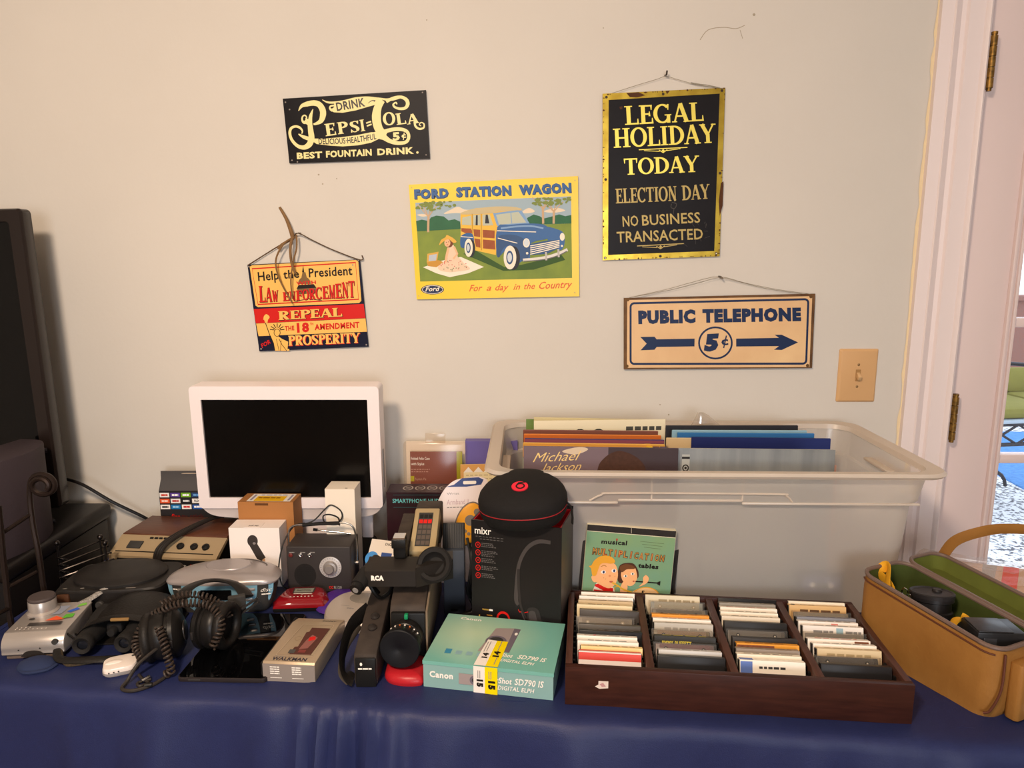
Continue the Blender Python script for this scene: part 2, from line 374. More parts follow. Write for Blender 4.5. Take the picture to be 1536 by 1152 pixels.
MB(clear('door_glass', mixf=.06)).box(gx0-.01, WY+.024, .56, gx1+.01, WY+.028, 2.11).build('glass_pane', door)
brass = mat('a9803f', .42, .75, key='aged_brass', var=.6, vscale=90, vcol='4a3820')
for (pxa, pya), (pxb, pyb) in (((1477, 58), (1469, 137)), ((1421, 592), (1415, 656))):
    za, zb = wallpt(pxa, pya)[1], wallpt(pxb, pyb)[1]; h = MB(brass); x = 1.196; y = WY-.03; n = 5; st = (za-zb)/n
    for i in range(n): h.cyl((x, y, zb+st*i+.0012), (x, y, zb+st*(i+1)-.0012), .0085, n=14)
    h.cyl((x, y, zb-.006), (x, y, za+.006), .006, n=10).cyl((x, y, za+.002), (x, y, za+.008), .0075, n=12)
    h.box(x-.001, WY-.03, zb, x+.001, WY+.006, za)
    h.build('hinge', door)

# ================================================================ outside the glass
m = bpy.data.materials.new('snowy_gravel'); m.use_nodes = True; nt = m.node_tree; pb = nt.nodes['Principled BSDF']
tc = nt.nodes.new('ShaderNodeTexCoord'); nz = nt.nodes.new('ShaderNodeTexNoise'); nz.inputs['Scale'].default_value = 42; nz.inputs['Detail'].default_value = 5
rp = nt.nodes.new('ShaderNodeValToRGB'); rp.color_ramp.elements[0].position = .4; rp.color_ramp.elements[1].position = .5
rp.color_ramp.elements[0].color = (.12, .12, .14, 1); rp.color_ramp.elements[1].color = (.85, .86, .9, 1)
nt.links.new(tc.outputs['Object'], nz.inputs[0]); nt.links.new(nz.outputs[0], rp.inputs[0]); nt.links.new(rp.outputs[0], pb.inputs['Base Color']); pb.inputs['Roughness'].default_value = .9
struct(MB(m).box(.6, WY+.2, -.15, 9, 12, -.04), 'patio_ground')
struct(MB(mat('a2604c', .9, var=.4, vscale=40, vcol='7a6a66', stretch=(1, 1, 3))).box(1.5, 8.2, -.1, 9, 8.4, 1.02).box(1.5, 8.15, 1.02, 9, 8.45, 1.07), 'garden_wall')
solo(MB(mat('5f9bd8', .8, var=.4, vscale=30, vcol='3f78bb')).prism([(3.40, 4.25), (5.2, 4.0), (5.5, 6.3), (3.62, 6.4)], -.04, -.03), 'outdoor_mat', 'bright blue mat on the gravel outside the glass door', 'mat')
iron = mat('2c2e38', .45, .4)
t = thing('patio_bench', 'dark iron bench with olive cushions and lattice apron outside the glass door', 'bench', (3.15, 4.4, -.04), 8)
ap = MB(iron)
for x0, y0, x1, y1 in ((-.5, -.28, .5, -.28), (-.5, .28, .5, .28), (-.5, -.28, -.5, .28), (.5, -.28, .5, .28)):
    ap.tube([(x0, y0, .605), (x1, y1, .605)], .009).tube([(x0, y0, .49), (x1, y1, .49)], .012)
    for i in range(5):
        a, c = i/5, (i+1)/5; P = lambda q, z: (x0+(x1-x0)*q, y0+(y1-y0)*q, z)
        ap.tube([P(a, .49), P(c, .605)], .007, n=6).tube([P(a, .605), P(c, .49)], .007, n=6)
ap.build('apron', t)
MB(mat('aab8c6', .4)).box(-.51, -.29, .612, .51, .29, .632, r=.006).build('seat_panel', t)
for sx in (-1, 1):
    for sy in (-1, 1):
        g = MB(iron).tube(crv([(sx*.5, sy*.28, .61), (sx*.5, sy*.28, .4), (sx*.42, sy*.25, .25), (sx*.38, sy*.23, .1), (sx*.47, sy*.28, 0)], 6), .014)
        g.tube([(sx*.44 + .11*(1-i/26)*math.cos(i*.35), sy*.27, .24 + .11*(1-i/26)*math.sin(i*.35)) for i in range(22)], .01, n=6); g.build('leg', t)
olv = mat('857f3c', .85, var=.2, vscale=12)
for sx in (-.26, .26):
    MB(olv).box(sx-.24, -.27, .632, sx+.24, .22, .70, r=.03).build('seat_cushion', t)
    MB(olv).at((sx, .22, .68), (-20, 0, 0)).box(-.24, -.05, 0, .24, .05, .17, r=.035).build('back_cushion', t)
MB(iron).tube(crv([(-.52, .28, .62), (-.53, .33, .8), (0, .36, .86), (.53, .33, .8), (.52, .28, .62)], 8), .013).build('back_frame', t)

# ================================================================ TV corner at the left
blackw = mat('120f0f', .4, key='black_stand_wood', bump=.1, bscale=40)
t = thing('tv_stand', 'long black television stand against the wall beside the table', 'tv stand', (-1.1, 1.5, 0))
MB(blackw).box(-1.2, .012, .05, -.006, .41, .81, r=.003).build('body', t)
MB(blackw).box(-1.22, 0, .81, 0, .43, .85, r=.012, seg=3).build('top', t)
MB(blackw).box(-1.16, .03, 0, -.03, .38, .05).build('plinth', t)
for i in range(2):
    dr = MB(mat('161313', .4)).box(-1.18+.58*i, -.004, .1, -.63+.58*i, .014, .76, r=.004).build('door', t)
    MB(mat('b0b0b0', .25, 1)).ball((-.7+.22*i, -.014, .5), .011).build('knob', dr)
t = thing('television', 'large black flat television leaning on the stand at the left edge', 'television', (-1.15, 1.795, .884), rot=(0, -1.4, 0))
tvm = mat('231c1a', .25, key='black_gloss_plastic')
MB(tvm).loft([[(x, y, z) for x, z in rr(-1.15+q, 0+q*.5, 0-q, .745-q, .012)] for q, y in ((0, .0), (0, .03), (.03, .075), (.04, .09))]).build('housing', t)
rg = lambda x0, z0, x1, z1, y: [(x, y, z) for x, z in rr(x0, z0, x1, z1, .008)]
MB(tvm).loft([rg(-1.118, .047, -.034, .713, -.001), rg(-1.12, .045, -.032, .715, -.008), rg(-1.146, .004, -.004, .741, -.009), rg(-1.15, 0, 0, .745, -.004), rg(-1.15, 0, 0, .745, .0)], tvm, (0, 0)).build('bezel', t)
MB(mat('050506', .08, key='dark_screen')).box(-1.12, -.003, .045, -.03, .002, .715).build('screen', t)
MB(tvm).at((0, 0, 0), (0, 1.4, 0)).box(-.85, -.06, -.033, -.3, .14, -.008, r=.004).box(-.62, .03, -.01, -.5, .07, .06).build('foot', t)
spk = mat('3a3136', .7, key='grey_speaker_cloth', bump=.3, bscale=500)
t = thing('loudspeaker', 'grey curved loudspeaker on the stand in front of the television', 'speaker', (-1.155, 1.70, .85), 82)
o = [(-.22, .06), (-.2, -.03), (-.14, -.055), (-.06, -.055), (0, -.035), (.04, 0), (.045, .06)]
oc = crv([(p[0], p[1], 0) for p in o], 5)
MB(spk).prism([p[:2] for p in oc] , .0, .225, bev=.004).build('cabinet', t)
MB(mat('2c262a', .6)).prism([(p[0]*1.0+.006, p[1]+.012) for p in oc], .008, .212).build('rear_shell', t)
for z in (.02, .2): MB(mat('221d20', .4)).cyl((.03, -.006, z), (.038, -.014, z), .006, n=12).build('screw_cap', t)
# scrolled wrought-iron rack standing beside the table in front of the stand
wi = mat('2b211d', .45, .6, key='wrought_iron')
t = thing('iron_rack', 'scroll-topped wrought iron rack at the far left end of the table', 'rack', (-1.0, 1.47, TZ))
def rackpt(px, py, y): x, z = wallpt(px, py, y); return (x+1.0, y-1.47, z-TZ)
g = MB(wi); sp = []
top = [rackpt(66, 885, 1.47), rackpt(58, 830, 1.47), rackpt(50, 790, 1.475), rackpt(45, 750, 1.48), rackpt(43, 728, 1.48)]
cx, cz = rackpt(66, 727, 1.48)[0], rackpt(66, 727, 1.48)[2]
for i in range(30):
    a = math.pi - i*.36; r = .029*(1-.5*i/30)*1.0; sp.append((cx + (r)*math.cos(a), top[-1][1] - i*.0004, cz + r*math.sin(a)*.85))
low = V(top[0]); post = [(low.x+.004, low.y, .0)]
g.tube(crv(post + top[:-1] + sp[::2], 4), .0058, n=8); g.build('scroll_post', t)
q = rackpt(14, 920, 1.41); MB(wi).tube([(q[0]+.003, q[1], 0), q, rackpt(4, 830, 1.41), rackpt(-2, 760, 1.41)], .006).build('scroll_post', t)
for (a, ay, ya), (c, cy, yc) in (((45, 772, 1.475), (-6, 806, 1.41)), ((55, 858, 1.47), (10, 882, 1.41)), ((14, 912, 1.41), (-20, 930, 1.35))):
    MB(wi).tube([rackpt(a, ay, ya), rackpt(c, cy, yc)], .0042).build('rail', t)
t = thing('wire_holder', 'black wire letter holder with small ball tips behind the black stereo', 'rack', (-1.03, 1.60, TZ), -8)
wr = mat('3c3836', .25, .9, key='black_wire')
for i in range(6):
    z = .012 + .016*i
    MB(wr).tube(crv([(.085-.006*i, .06, z+.02), (.08-.006*i, .05, z+.022), (.0, -.01, z+.006), (-.012, -.012, z), (-.012, .0, z-.006), (.0, .004, z-.008)], 5), .0022, n=6).build('wire_loop', t)
for x, y, h in ((-.012, -.01, .125), (.055, .045, .122), (.078, .03, .115)):
    MB(wr).cyl((x, y, 0), (x, y, h), .0025, n=8).ball((x, y, h+.004), .0065, n=12, k=8).build('upright', t)
pts = crv([(-1.2, 1.90, .925), (-1.15, 1.89, .912), (-1.08, 1.9, .86), (-1.0, 1.925, .80), (-.96, 1.93, .755), (-.95, 1.9, TZ+.004), (-.9, 1.89, TZ+.004)], 6)
solo(MB(mat('14100f', .4)).tube(pts, .0042), 'power_cable', 'black power cable sagging from the television down to the table', 'cable')

# ================================================================ signs on the wall
def sign(corners_px, thick, label, cat, name, edge_m, gap=.006):
    """thin tin plate on the wall; returns (thing, builder with its front frame in photograph pixels)"""
    P = [wallpt(*p, WY-gap-thick) for p in corners_px]; cx = sum(p[0] for p in P)/4; zb = min(p[1] for p in P)
    t = thing(name, label, cat, (cx, WY-gap-thick, zb))
    b = MB(edge_m); b.at((0, 0, 0), (90, 0, 0))
    b.prism([(p[0]-cx, p[1]-zb) for p in P], -thick, 0, edge_m, sm=False)
    b.face((0, 0, 0), (1, 0, 0), (0, 0, 1)); b.map = lambda x, y: (lambda q: (q[0]-cx, q[1]-zb))(wallpt(x, y, WY-gap-thick)); b.ys = -1
    def wire(px, r, m, nm='hanging_wire', dy=-.001, ydepth=None):
        pts = []
        for q in px:
            x, z = wallpt(q[0], q[1], WY-gap-thick); pts.append((x-cx, dy + (q[2] if len(q) > 2 else 0), z-zb))
        return MB(m).tube(crv(pts, 4), r, n=6).build(nm, t)
    return t, b, wire
def zoomed(b, x0, y0, k, corner_map=None):
    mp = b.map; b.map = lambda x, y: mp(x0 + x/k, y0 + y/k); return b
nailm = mat('5a5048', .4, .8)
wirem = mat('98907f', .5, .5, key='steel_wire')

# -- soda sign, black tin with cream lettering
blk = mat('141217', .4, spec=.1, key='black_enamel', var=.3, vscale=14); crm = mat('efdf9c', .42, key='cream_enamel')
t, b, wire = sign([(424, 148), (639, 135), (645, 238), (434, 245)], .002, 'black tin soft drink sign with swirling cream lettering, highest at the left', 'sign', 'tin_sign', blk)
zoomed(b, 410, 120, 6.144)
def brush(b, pts, w, m, k=1, n=6): 
    c = crv(pts, n); m_ = len(c); W = []
    for i in range(m_):
        f = i/(m_-1)*(len(w)-1); j = min(int(f), len(w)-2); W.append(w[j] + (w[j+1]-w[j])*(f-j))
    b.line(c, W, m, k)
brush(b, [(232, 285), (262, 240), (310, 222), (370, 212), (420, 225), (452, 270), (458, 320), (440, 375), (400, 400), (370, 408)], [3, 30, 46, 50, 52, 56, 56, 44, 26, 16], crm)
brush(b, [(366, 268), (345, 330), (338, 400), (345, 470), (352, 540), (330, 595), (280, 622), (220, 605), (170, 550), (152, 490), (165, 445), (205, 428), (245, 440), (268, 470), (262, 495)], [4, 30, 42, 50, 54, 54, 40, 30, 26, 26, 24, 22, 22, 14, 8], crm)
brush(b, [(232, 498), (280, 525), (340, 545)], [8, 30, 40], crm)
brush(b, [(318, 360), (290, 392), (268, 375), (268, 340), (290, 325), (308, 345), (296, 358)], [30, 28, 18, 14, 12, 12, 8], crm)
brush(b, [(300, 390), (320, 405), (335, 410)], [24, 22, 20], crm)
brush(b, [(450, 182), (500, 205), (560, 208), (640, 200), (760, 172), (860, 160), (950, 165), (1040, 180), (1100, 175), (1160, 160)], [3, 18, 20, 24, 26, 16, 10, 20, 30, 26], crm)
b.poly([(560, 205), (700, 190), (800, 170), (900, 160), (1000, 178), (990, 215), (880, 245), (760, 280), (640, 302), (560, 298), (520, 280), (560, 250)], crm)
brush(b, [(566, 235), (530, 240), (520, 262), (545, 280)], [16, 16, 14, 30], crm)
brush(b, [(1040, 200), (1110, 165), (1180, 158), (1228, 185), (1238, 225), (1215, 258), (1165, 265), (1120, 250), (1105, 225), (1130, 208), (1140, 225)], [30, 26, 28, 34, 34, 28, 24, 20, 16, 14, 10], crm)
b.text('DRINK', (588, 288), (850, 242), 80, mat('17151a', .35), 2, bold=.03)
brush(b, [(872, 215), (905, 192), (938, 190), (925, 202)], [3, 8, 8, 3], mat('17151a', .35), 2)
brush(b, [(1010, 190), (965, 250), (950, 330), (958, 410), (985, 470), (1040, 505)], [40, 70, 82, 80, 76, 60], crm)
brush(b, [(990, 490), (1060, 465), (1150, 452), (1225, 470), (1248, 520), (1225, 570), (1150, 582), (1070, 560), (1000, 510), (960, 480)], [40, 36, 34, 30, 30, 30, 34, 40, 60, 60], crm)
b.poly([(930, 480), (1000, 470), (1050, 560), (980, 545)], crm)
b.text('5', (1102, 560), (1168, 555), 76, crm, 1, bold=.05); b.text('c', (1182, 535), (1224, 532), 48, crm, 1, bold=.03); b.line([(1206, 485), (1198, 552)], 8, crm)
for ch, a, c_, h in (('E', (484, 518), (580, 505), 112), ('P', (598, 500), (690, 488), 108), ('S', (712, 486), (798, 474), 102), ('I', (808, 474), (848, 468), 106)): serif(b, ch, a, c_, h, crm, bold=1.15)
b.line([(856, 398), (902, 382)], 14, crm); b.line([(862, 424), (906, 408)], 14, crm)
for ch, a, c_, h in (('O', (1018, 420), (1124, 412), 118), ('L', (1138, 415), (1226, 402), 104), ('A', (1238, 410), (1340, 395), 90)): serif(b, ch, a, c_, h, crm, bold=1.15)
brush(b, [(1300, 380), (1310, 425), (1345, 450), (1385, 440), (1388, 405), (1362, 392), (1345, 412), (1362, 424)], [16, 20, 20, 16, 12, 10, 9, 7], crm)
b.poly([(375, 540), (480, 540), (620, 528), (760, 510), (900, 482), (980, 480), (1000, 530), (900, 578), (780, 602), (640, 612), (520, 605), (400, 590), (355, 560)], crm)
b.text('DELICIOUS·HEALTHFUL', (420, 592), (950, 545), 54, mat('17151a', .35), 2, bold=.02, arc=-16)
b.text('BEST', (218, 730), (452, 718), 60, crm, 1, bold=.045); b.text('FOUNTAIN', (487, 716), (908, 697), 62, crm, 1, bold=.045); b.text('DRINK', (960, 695), (1296, 680), 62, crm, 1, bold=.045)
b.poly(ell(1328, 668, 11), crm)
for x, y in ((112, 205), (150, 272), (172, 740), (222, 755), (1375, 115), (1408, 690)): b.poly(ell(x, y, 7, n=10), mat('8a8078', .5), 1)
b.build('plate', t)

# -- repeal sign, red / yellow / navy
nav = mat('171a30', .3, key='navy_enamel'); red = mat('cf1f1a', .38, key='red_enamel'); yel = mat('f3bd62', .4, key='amber_enamel'); dk = mat('1d1713', .4)
t, b, wire = sign([(371, 397), (540, 389), (553, 520), (389, 527)], .002, 'red, yellow and navy tin repeal sign hanging crooked from a cord with dried stems', 'sign', 'tin_sign', nav)
zoomed(b, 350, 300, 4.8)
b.poly([(118, 480), (135, 470), (885, 432), (900, 445), (922, 725), (905, 742), (178, 772), (160, 760)], yel, 1)
b.line([(135, 495), (880, 450), (902, 715), (178, 752)], 9, red, 2, closed=True)
b.poly([(146, 785), (938, 748), (952, 850), (162, 888)], red, 1); b.poly([(164, 890), (952, 852), (962, 948), (182, 980)], yel, 1)
b.text('Help', (180, 585), (330, 572), 66, dk, 2, bold=.02); b.text('the', (362, 568), (476, 560), 62, dk, 2, bold=.02); b.text('President', (545, 558), (858, 540), 66, dk, 2, bold=.02)
dome = mat('7d6038', .5)
b.poly([(495, 520), (503, 470), (511, 520)], dk, 2); b.poly([(498, 520), (520, 520), (530, 560), (490, 560)], dome, 2)
b.poly(ell(512, 605, 46, 52, 20, 180, 360), dome, 2); b.poly([(455, 640), (470, 612), (580, 606), (600, 634)], dk, 2); b.poly([(465, 680), (460, 640), (598, 632), (590, 672)], dome, 2)
for i in range(8): b.line([(472+16*i, 645), (472+16*i, 675)], 3, dk, 3)
b.line([(440, 735), (540, 708), (640, 725)], 7, dome, 2)
b.text('WITH', (455, 614), (596, 604), 26, red, 4, bold=.03)
for w, a, c_, h0, h1 in (('LAW', (188, 736), (328, 730), 120, 70), ('ENFORCEMENT', (358, 727), (880, 700), 62, 122)):
    n = len(w)
    for i, ch in enumerate(w):
        f0, f1 = i/n, (i+.94)/n; L = lambda f: (a[0]+(c_[0]-a[0])*f, a[1]+(c_[1]-a[1])*f)
        hh = h0+(h1-h0)*((f0+f1)/2)**1.4
        serif(b, ch, (L(f0)[0]+3, L(f0)[1]+3), (L(f1)[0]+3, L(f1)[1]+3), hh, dk, 3, bold=1.25); serif(b, ch, L(f0), L(f1), hh, red, 4, bold=1.2)
serif(b, 'REPEAL', (330, 868), (788, 840), 62, dk, 2, bold=1.4); serif(b, 'REPEAL', (326, 864), (784, 837), 62, yel, 3, bold=1.25)
b.text('THE', (372, 942), (440, 938), 34, red, 2, bold=.04); b.text('18', (460, 956), (548, 950), 70, red, 2, bold=.05); b.text('TH', (552, 902), (576, 901), 18, red, 2, bold=.03); b.text('AMENDMENT', (586, 938), (910, 920), 44, red, 2, bold=.04)
serif(b, 'PROSPERITY', (402, 1052), (916, 1030), 70, red, 1, bold=1.5); serif(b, 'PROSPERITY', (398, 1048), (912, 1026), 70, yel, 2, bold=1.3)
b.text('FOR', (208, 1066), (272, 1030), 30, red, 2, bold=.03, shear=.2)
# torch-bearing figure
b.poly([(235, 888), (262, 888), (300, 965), (330, 985), (352, 1000), (395, 1020), (390, 1085), (300, 1085), (288, 1020), (262, 960)], yel, 3)
b.line([(232, 885), (262, 970), (290, 1030), (300, 1085)], 5, dk, 4); b.line([(330, 1000), (350, 1040), (385, 1085)], 4, dk, 4); b.line([(310, 1000), (330, 1085)], 3, dk, 4); b.line([(345, 1010), (340, 1085)], 3, dk, 4)
b.poly(ell(316, 955, 22, 26), yel, 4); b.line(ell(316, 955, 22, 26), 4, dk, 5, closed=True)
for i in range(7): a = R(180+30*i); b.line([(316+20*math.cos(a), 935+16*math.sin(a)), (316+52*math.cos(a), 932+44*math.sin(a))], 6, dk, 3)
b.poly([(222, 862), (250, 860), (246, 885), (230, 885)], yel, 3); b.poly(crv([(216, 862), (222, 835), (240, 822), (262, 842), (250, 862)], 4), yel, 3)
for x in range(300, 390, 22): b.rect(x, 1072, x+16, 1086, yel, 4)
for x, y in ((112, 480), (200, 1072), (860, 468), (958, 1042), (900, 432)): b.poly(ell(x, y, 6, n=10), mat('9a9088', .4, .5), 2)
b.build('plate', t)
cord = mat('5b4836', .8)
wire([(372, 398), (410, 374), (438, 357), (449, 350, -.01), (470, 361), (500, 375), (541, 390), (543, 383)], .0016, cord)
MB(nailm)
stem = mat('8c6a45', .8, key='dried_stem', var=.3, vscale=60)
def reed(px, r0, r1, nm='dried_stem'):
    pts = crv([(wallpt(x, y, WY-.015)[0]-t.location.x, -.010-d, wallpt(x, y, WY-.015)[1]-t.location.z) for x, y, d in px], 5); n = len(pts)
    return MB(stem).tube(pts, [r0+(r1-r0)*i/(n-1) for i in range(n)], n=8).build(nm, t)
reed([(420, 311, .0), (430, 328, .002), (437, 345, .004), (441, 358, .004)], .0035, .006)
reed([(441, 352, .006), (438, 372, .012), (440, 395, .012), (445, 410, .008)], .004, .003)
reed([(440, 357, .006), (428, 366, .012), (418, 385, .014), (417, 402, .012), (424, 425, .008), (440, 455, .004)], .0026, .0018)
reed([(446, 352, .006), (447, 372, .01), (443, 390, .012), (438, 420, .008), (440, 448, .004)], .0024, .0018)
reed([(441, 358, .002), (425, 366, .004), (418, 373, .003)], .003, .0032, 'dried_stem')
MB(nailm).cyl((wallpt(451, 350)[0]-t.location.x, -.012, wallpt(451, 350)[1]-t.location.z), (wallpt(451, 350)[0]-t.location.x, .007, wallpt(451, 350)[1]-t.location.z), .002, n=8).build('nail', t)

# -- station wagon sign, yellow
Y_ = mat('f2cf3a', .32, key='yellow_enamel'); bl = mat('2d5b93', .4, key='blue_print'); wht = mat('f1e6d2', .45)
t, b, wire = sign([(613, 277), (867, 264), (869, 444.5), (625, 449)], .003, 'yellow tin sign picturing a blue wood-sided station wagon and a picnic', 'sign', 'tin_sign', Y_)
zoomed(b, 600, 255, 5.486)
for w, a, c_, h in (('FORD', (118, 240), (400, 228), 80), ('STATION', (462, 224), (916, 208), 82), ('WAGON', (978, 205), (1410, 186), 82)):
    b.text(w, (a[0]+4, a[1]+5), (c_[0]+4, c_[1]+5), h, mat('1d2f52', .4), 1, bold=.075); b.text(w, a, c_, h, bl, 2, bold=.06)
b.poly([(126, 270), (1408, 216), (1416, 888), (166, 918)], mat('8a9a3a', .5, var=.25, vscale=20, vcol='6f8438'), 1)
b.poly([(126, 270), (1408, 216), (1411, 440), (800, 460), (140, 505)], mat('9fb3bd', .5), 2)
cl = mat('e3d2b8', .5)
b.poly(crv([(360, 360), (430, 320), (480, 302), (530, 325), (600, 330), (520, 352), (440, 355)], 4, True), cl, 3); b.poly(crv([(1000, 350), (1060, 312), (1110, 340), (1060, 356)], 4, True), cl, 3); b.poly(crv([(1180, 340), (1290, 312), (1360, 335), (1260, 352)], 4, True), cl, 3); b.poly(crv([(140, 370), (180, 362), (250, 372), (190, 384)], 4, True), cl, 3)
g1 = mat('2f6a45', .5, var=.2, vscale=30)
b.poly([(132, 420), (180, 408), (235, 420), (255, 390), (300, 375), (360, 382), (400, 415), (450, 405), (495, 425), (500, 485), (140, 505)], g1, 4)
b.poly([(1045, 395), (1100, 366), (1150, 380), (1180, 400), (1240, 385), (1310, 365), (1360, 380), (1410, 370), (1411, 440), (1060, 450)], g1, 4)
tk = mat('c9a884', .6); lf = mat('7f8d4a', .6)
for x0, y0, h, s_ in ((232, 512, 190, 1), (1178, 442, 180, -1), (1264, 442, 150, 1)):
    b.line([(x0, y0), (x0+2*s_, y0-h*.6), (x0+4*s_, y0-h*.75)], 18, tk, 5)
    for dx in (-90, -45, 30, 80): b.line(crv([(x0+2, y0-h*.65), (x0+dx*.5, y0-h*.95), (x0+dx, y0-h*1.2)], 4), [8]*9, tk, 5)
rnd = random.Random(5)
for i in range(110):
    j = i % 2; x = rnd.gauss(250, 80) if j else rnd.gauss(1225, 105); y0 = 222 + (1-x/1500)*50
    if 140 < x < 1400: b.poly(ell(x, y0+rnd.uniform(0, 70)*(1-abs(x-(250 if j else 1225))/400), rnd.uniform(8, 20), rnd.uniform(6, 13), 7), lf, 6)
# rug and picnicker
b.poly([(190, 800), (350, 745), (500, 715), (690, 798), (560, 850), (410, 882), (300, 850)], wht, 3)
b.poly([(225, 690), (318, 672), (305, 755), (220, 760)], mat('d9a94c', .5), 4); b.poly([(240, 702), (305, 690), (296, 745), (236, 750)], mat('b9c2cc', .5), 5); b.poly([(220, 760), (320, 742), (360, 760), (300, 800), (230, 790)], mat('c99238', .5), 5)
skin = mat('edb98d', .5)
b.poly(crv([(390, 740), (470, 715), (530, 770), (575, 815), (470, 835), (400, 840), (330, 825), (315, 790)], 4, True), mat('e9cdb0', .5), 5)
b.poly([(395, 625), (440, 615), (470, 680), (478, 730), (390, 755), (392, 690)], mat('e9cdb0', .5), 6); b.line([(400, 640), (385, 700), (375, 760)], 20, skin, 7); b.line([(445, 630), (472, 690), (440, 730)], 16, skin, 7)
b.poly(ell(404, 598, 34, 40), mat('7a3d1d', .5), 7); b.poly(ell(390, 600, 25, 32), skin, 8)
b.poly(crv([(322, 620), (340, 575), (372, 555), (385, 535), (410, 545), (440, 562), (466, 590), (440, 600), (400, 570), (360, 588)], 4, True), mat('e3b048', .5), 9)
b.line([(378, 595), (386, 594)], 5, dk, 9); b.line([(398, 592), (406, 591)], 5, dk, 9); b.line([(384, 616), (396, 614)], 5, red, 9)
for i in range(40):
    x, y = rnd.uniform(330, 560), rnd.uniform(735, 832)
    if (x-440)**2/115**2 + (y-790)**2/48**2 < 1: b.poly(ell(x, y, 4, n=6), red if i % 2 else mat('4e6a34', .5), 7)
# station wagon
wd_ = mat('e9b93f', .45); pan = mat('a8572a', .5, var=.3, vscale=60); db = mat('2a5a92', .35, key='car_blue'); db2 = mat('1f4573', .35); lb = mat('7ea0c6', .4); tan = mat('c8b68a', .5); gl = mat('b9bda6', .4); drk = mat('2a2a30', .5)
b.poly([(520, 690), (620, 660), (860, 800), (1000, 780), (1330, 700), (1360, 740), (1100, 820), (850, 830), (640, 740)], mat('3d5a2c', .6), 3)
b.poly([(498, 360), (620, 315), (790, 300), (960, 306), (1000, 330), (1062, 440), (800, 470), (790, 700), (610, 660), (500, 620)], wd_, 4)
b.poly(crv([(500, 365), (560, 330), (660, 312), (800, 300), (940, 304), (1005, 325), (900, 338), (800, 345), (740, 358)], 4, True), tan, 5)
b.poly([(765, 355), (960, 332), (1000, 332), (1066, 440), (800, 462), (785, 420)], lb, 5); b.poly([(790, 368), (975, 344), (1040, 432), (815, 450)], gl, 6); b.line([(912, 350), (920, 440)], 6, lb, 7)
for q in ([(512, 392), (585, 375), (588, 455), (510, 450)], [(602, 372), (662, 366), (662, 455), (604, 455)], [(678, 366), (738, 366), (768, 455), (680, 458)]): b.poly(q, gl, 6)
b.poly([(625, 372), (640, 372), (640, 455), (622, 455)], drk, 7); b.poly([(705, 368), (722, 368), (735, 440), (700, 440)], drk, 7)
for q in ([(505, 478), (585, 482), (600, 520), (540, 520), (505, 505)], [(604, 488), (660, 492), (660, 552), (610, 545)], [(680, 492), (780, 498), (778, 562), (682, 556)], [(612, 562), (660, 570), (662, 640), (625, 630)], [(682, 572), (780, 580), (785, 655), (684, 645)]): b.poly(q, pan, 6)
for x in (594, 669): b.line([(x, 360), (x+2, 660)], 5, mat('b98a22', .5), 7)
b.poly(crv([(800, 470), (900, 452), (1060, 440), (1180, 450), (1230, 490), (1230, 560), (1080, 600), (1070, 720), (1020, 740), (960, 760), (900, 640), (830, 700), (795, 700)], 3, True), db, 6)
b.poly(crv([(498, 560), (520, 530), (570, 518), (605, 545), (608, 670), (570, 600), (535, 640), (500, 630)], 4, True), db, 7)
b.line([(500, 548), (600, 556)], 6, wht, 8)
b.poly(crv([(800, 560), (880, 530), (980, 545), (1040, 590), (1075, 660), (1040, 740), (990, 740), (950, 660), (890, 622), (840, 660), (820, 715), (800, 700)], 4, True), db2, 7)
b.poly(crv([(1180, 470), (1300, 490), (1350, 530), (1350, 620), (1310, 660), (1220, 580)], 4, True), db, 6)
b.line([(800, 500), (950, 505), (1120, 510)], 7, wht, 8); b.line(crv([(805, 560), (880, 580), (965, 602)], 4), 7, wht, 8)
b.line(crv([(830, 480), (960, 465), (1080, 462), (1180, 480)], 4), 14, lb, 7)
b.poly([(1068, 610), (1210, 580), (1310, 575), (1312, 640), (1210, 690), (1075, 700)], db2, 8)
for i in range(5): b.line(crv([(1072, 625+17*i), (1210, 600+15*i), (1312, 580+13*i)], 4), 8, wht, 9)
b.poly(ell(1040, 600, 28, 38), wht, 9); b.poly(ell(1040, 598, 20, 28), mat('cdd3d6', .3), 10); b.poly(ell(1335, 550, 20, 32), wht, 9); b.poly(ell(1046, 685, 10), wht, 9); b.poly(ell(1332, 625, 9), wht, 9)
b.line(crv([(1012, 742), (1100, 735), (1210, 718), (1300, 690), (1378, 655)], 4), [26]*17, mat('dcd6cc', .35), 9); b.line(crv([(1014, 750), (1110, 745), (1215, 730), (1310, 700), (1372, 668)], 4), 8, mat('6f6a68', .4), 10)
for x, y in ((1200, 705), (1302, 680)): b.line([(x, y-30), (x+4, y+38)], 16, mat('b9b2a8', .35), 11)
for x, y, rx, ry in ((905, 720, 52, 98), (565, 640, 34, 75)):
    b.poly(ell(x+28*rx/52, y+4, rx*1.05, ry*1.0, 24), drk, 8); b.poly(ell(x, y, rx, ry, 26), wht, 9); b.poly(ell(x-2, y, rx*.55, ry*.58), db2, 10); b.poly(ell(x-3, y, rx*.36, ry*.4), mat('c9ced0', .3), 11)
b.poly(ell(268, 984, 94, 40), mat('1b2a52', .4), 1); b.line(ell(268, 984, 84, 33), 4, wht, 2, closed=True); b.text('Ford', (208, 1000), (330, 996), 40, wht, 3, bold=.02, shear=.35)
for w, a, c_, h in (('For', (568, 1000), (680, 996), 54), ('a', (712, 994), (752, 992), 50), ('day', (784, 992), (896, 988), 52), ('in', (932, 986), (990, 984), 50), ('the', (1022, 982), (1112, 978), 50), ('Country', (1146, 980), (1420, 968), 58)): b.text(w, a, c_, h, mat('dd5a1e', .4), 1, bold=.012, shear=.4)
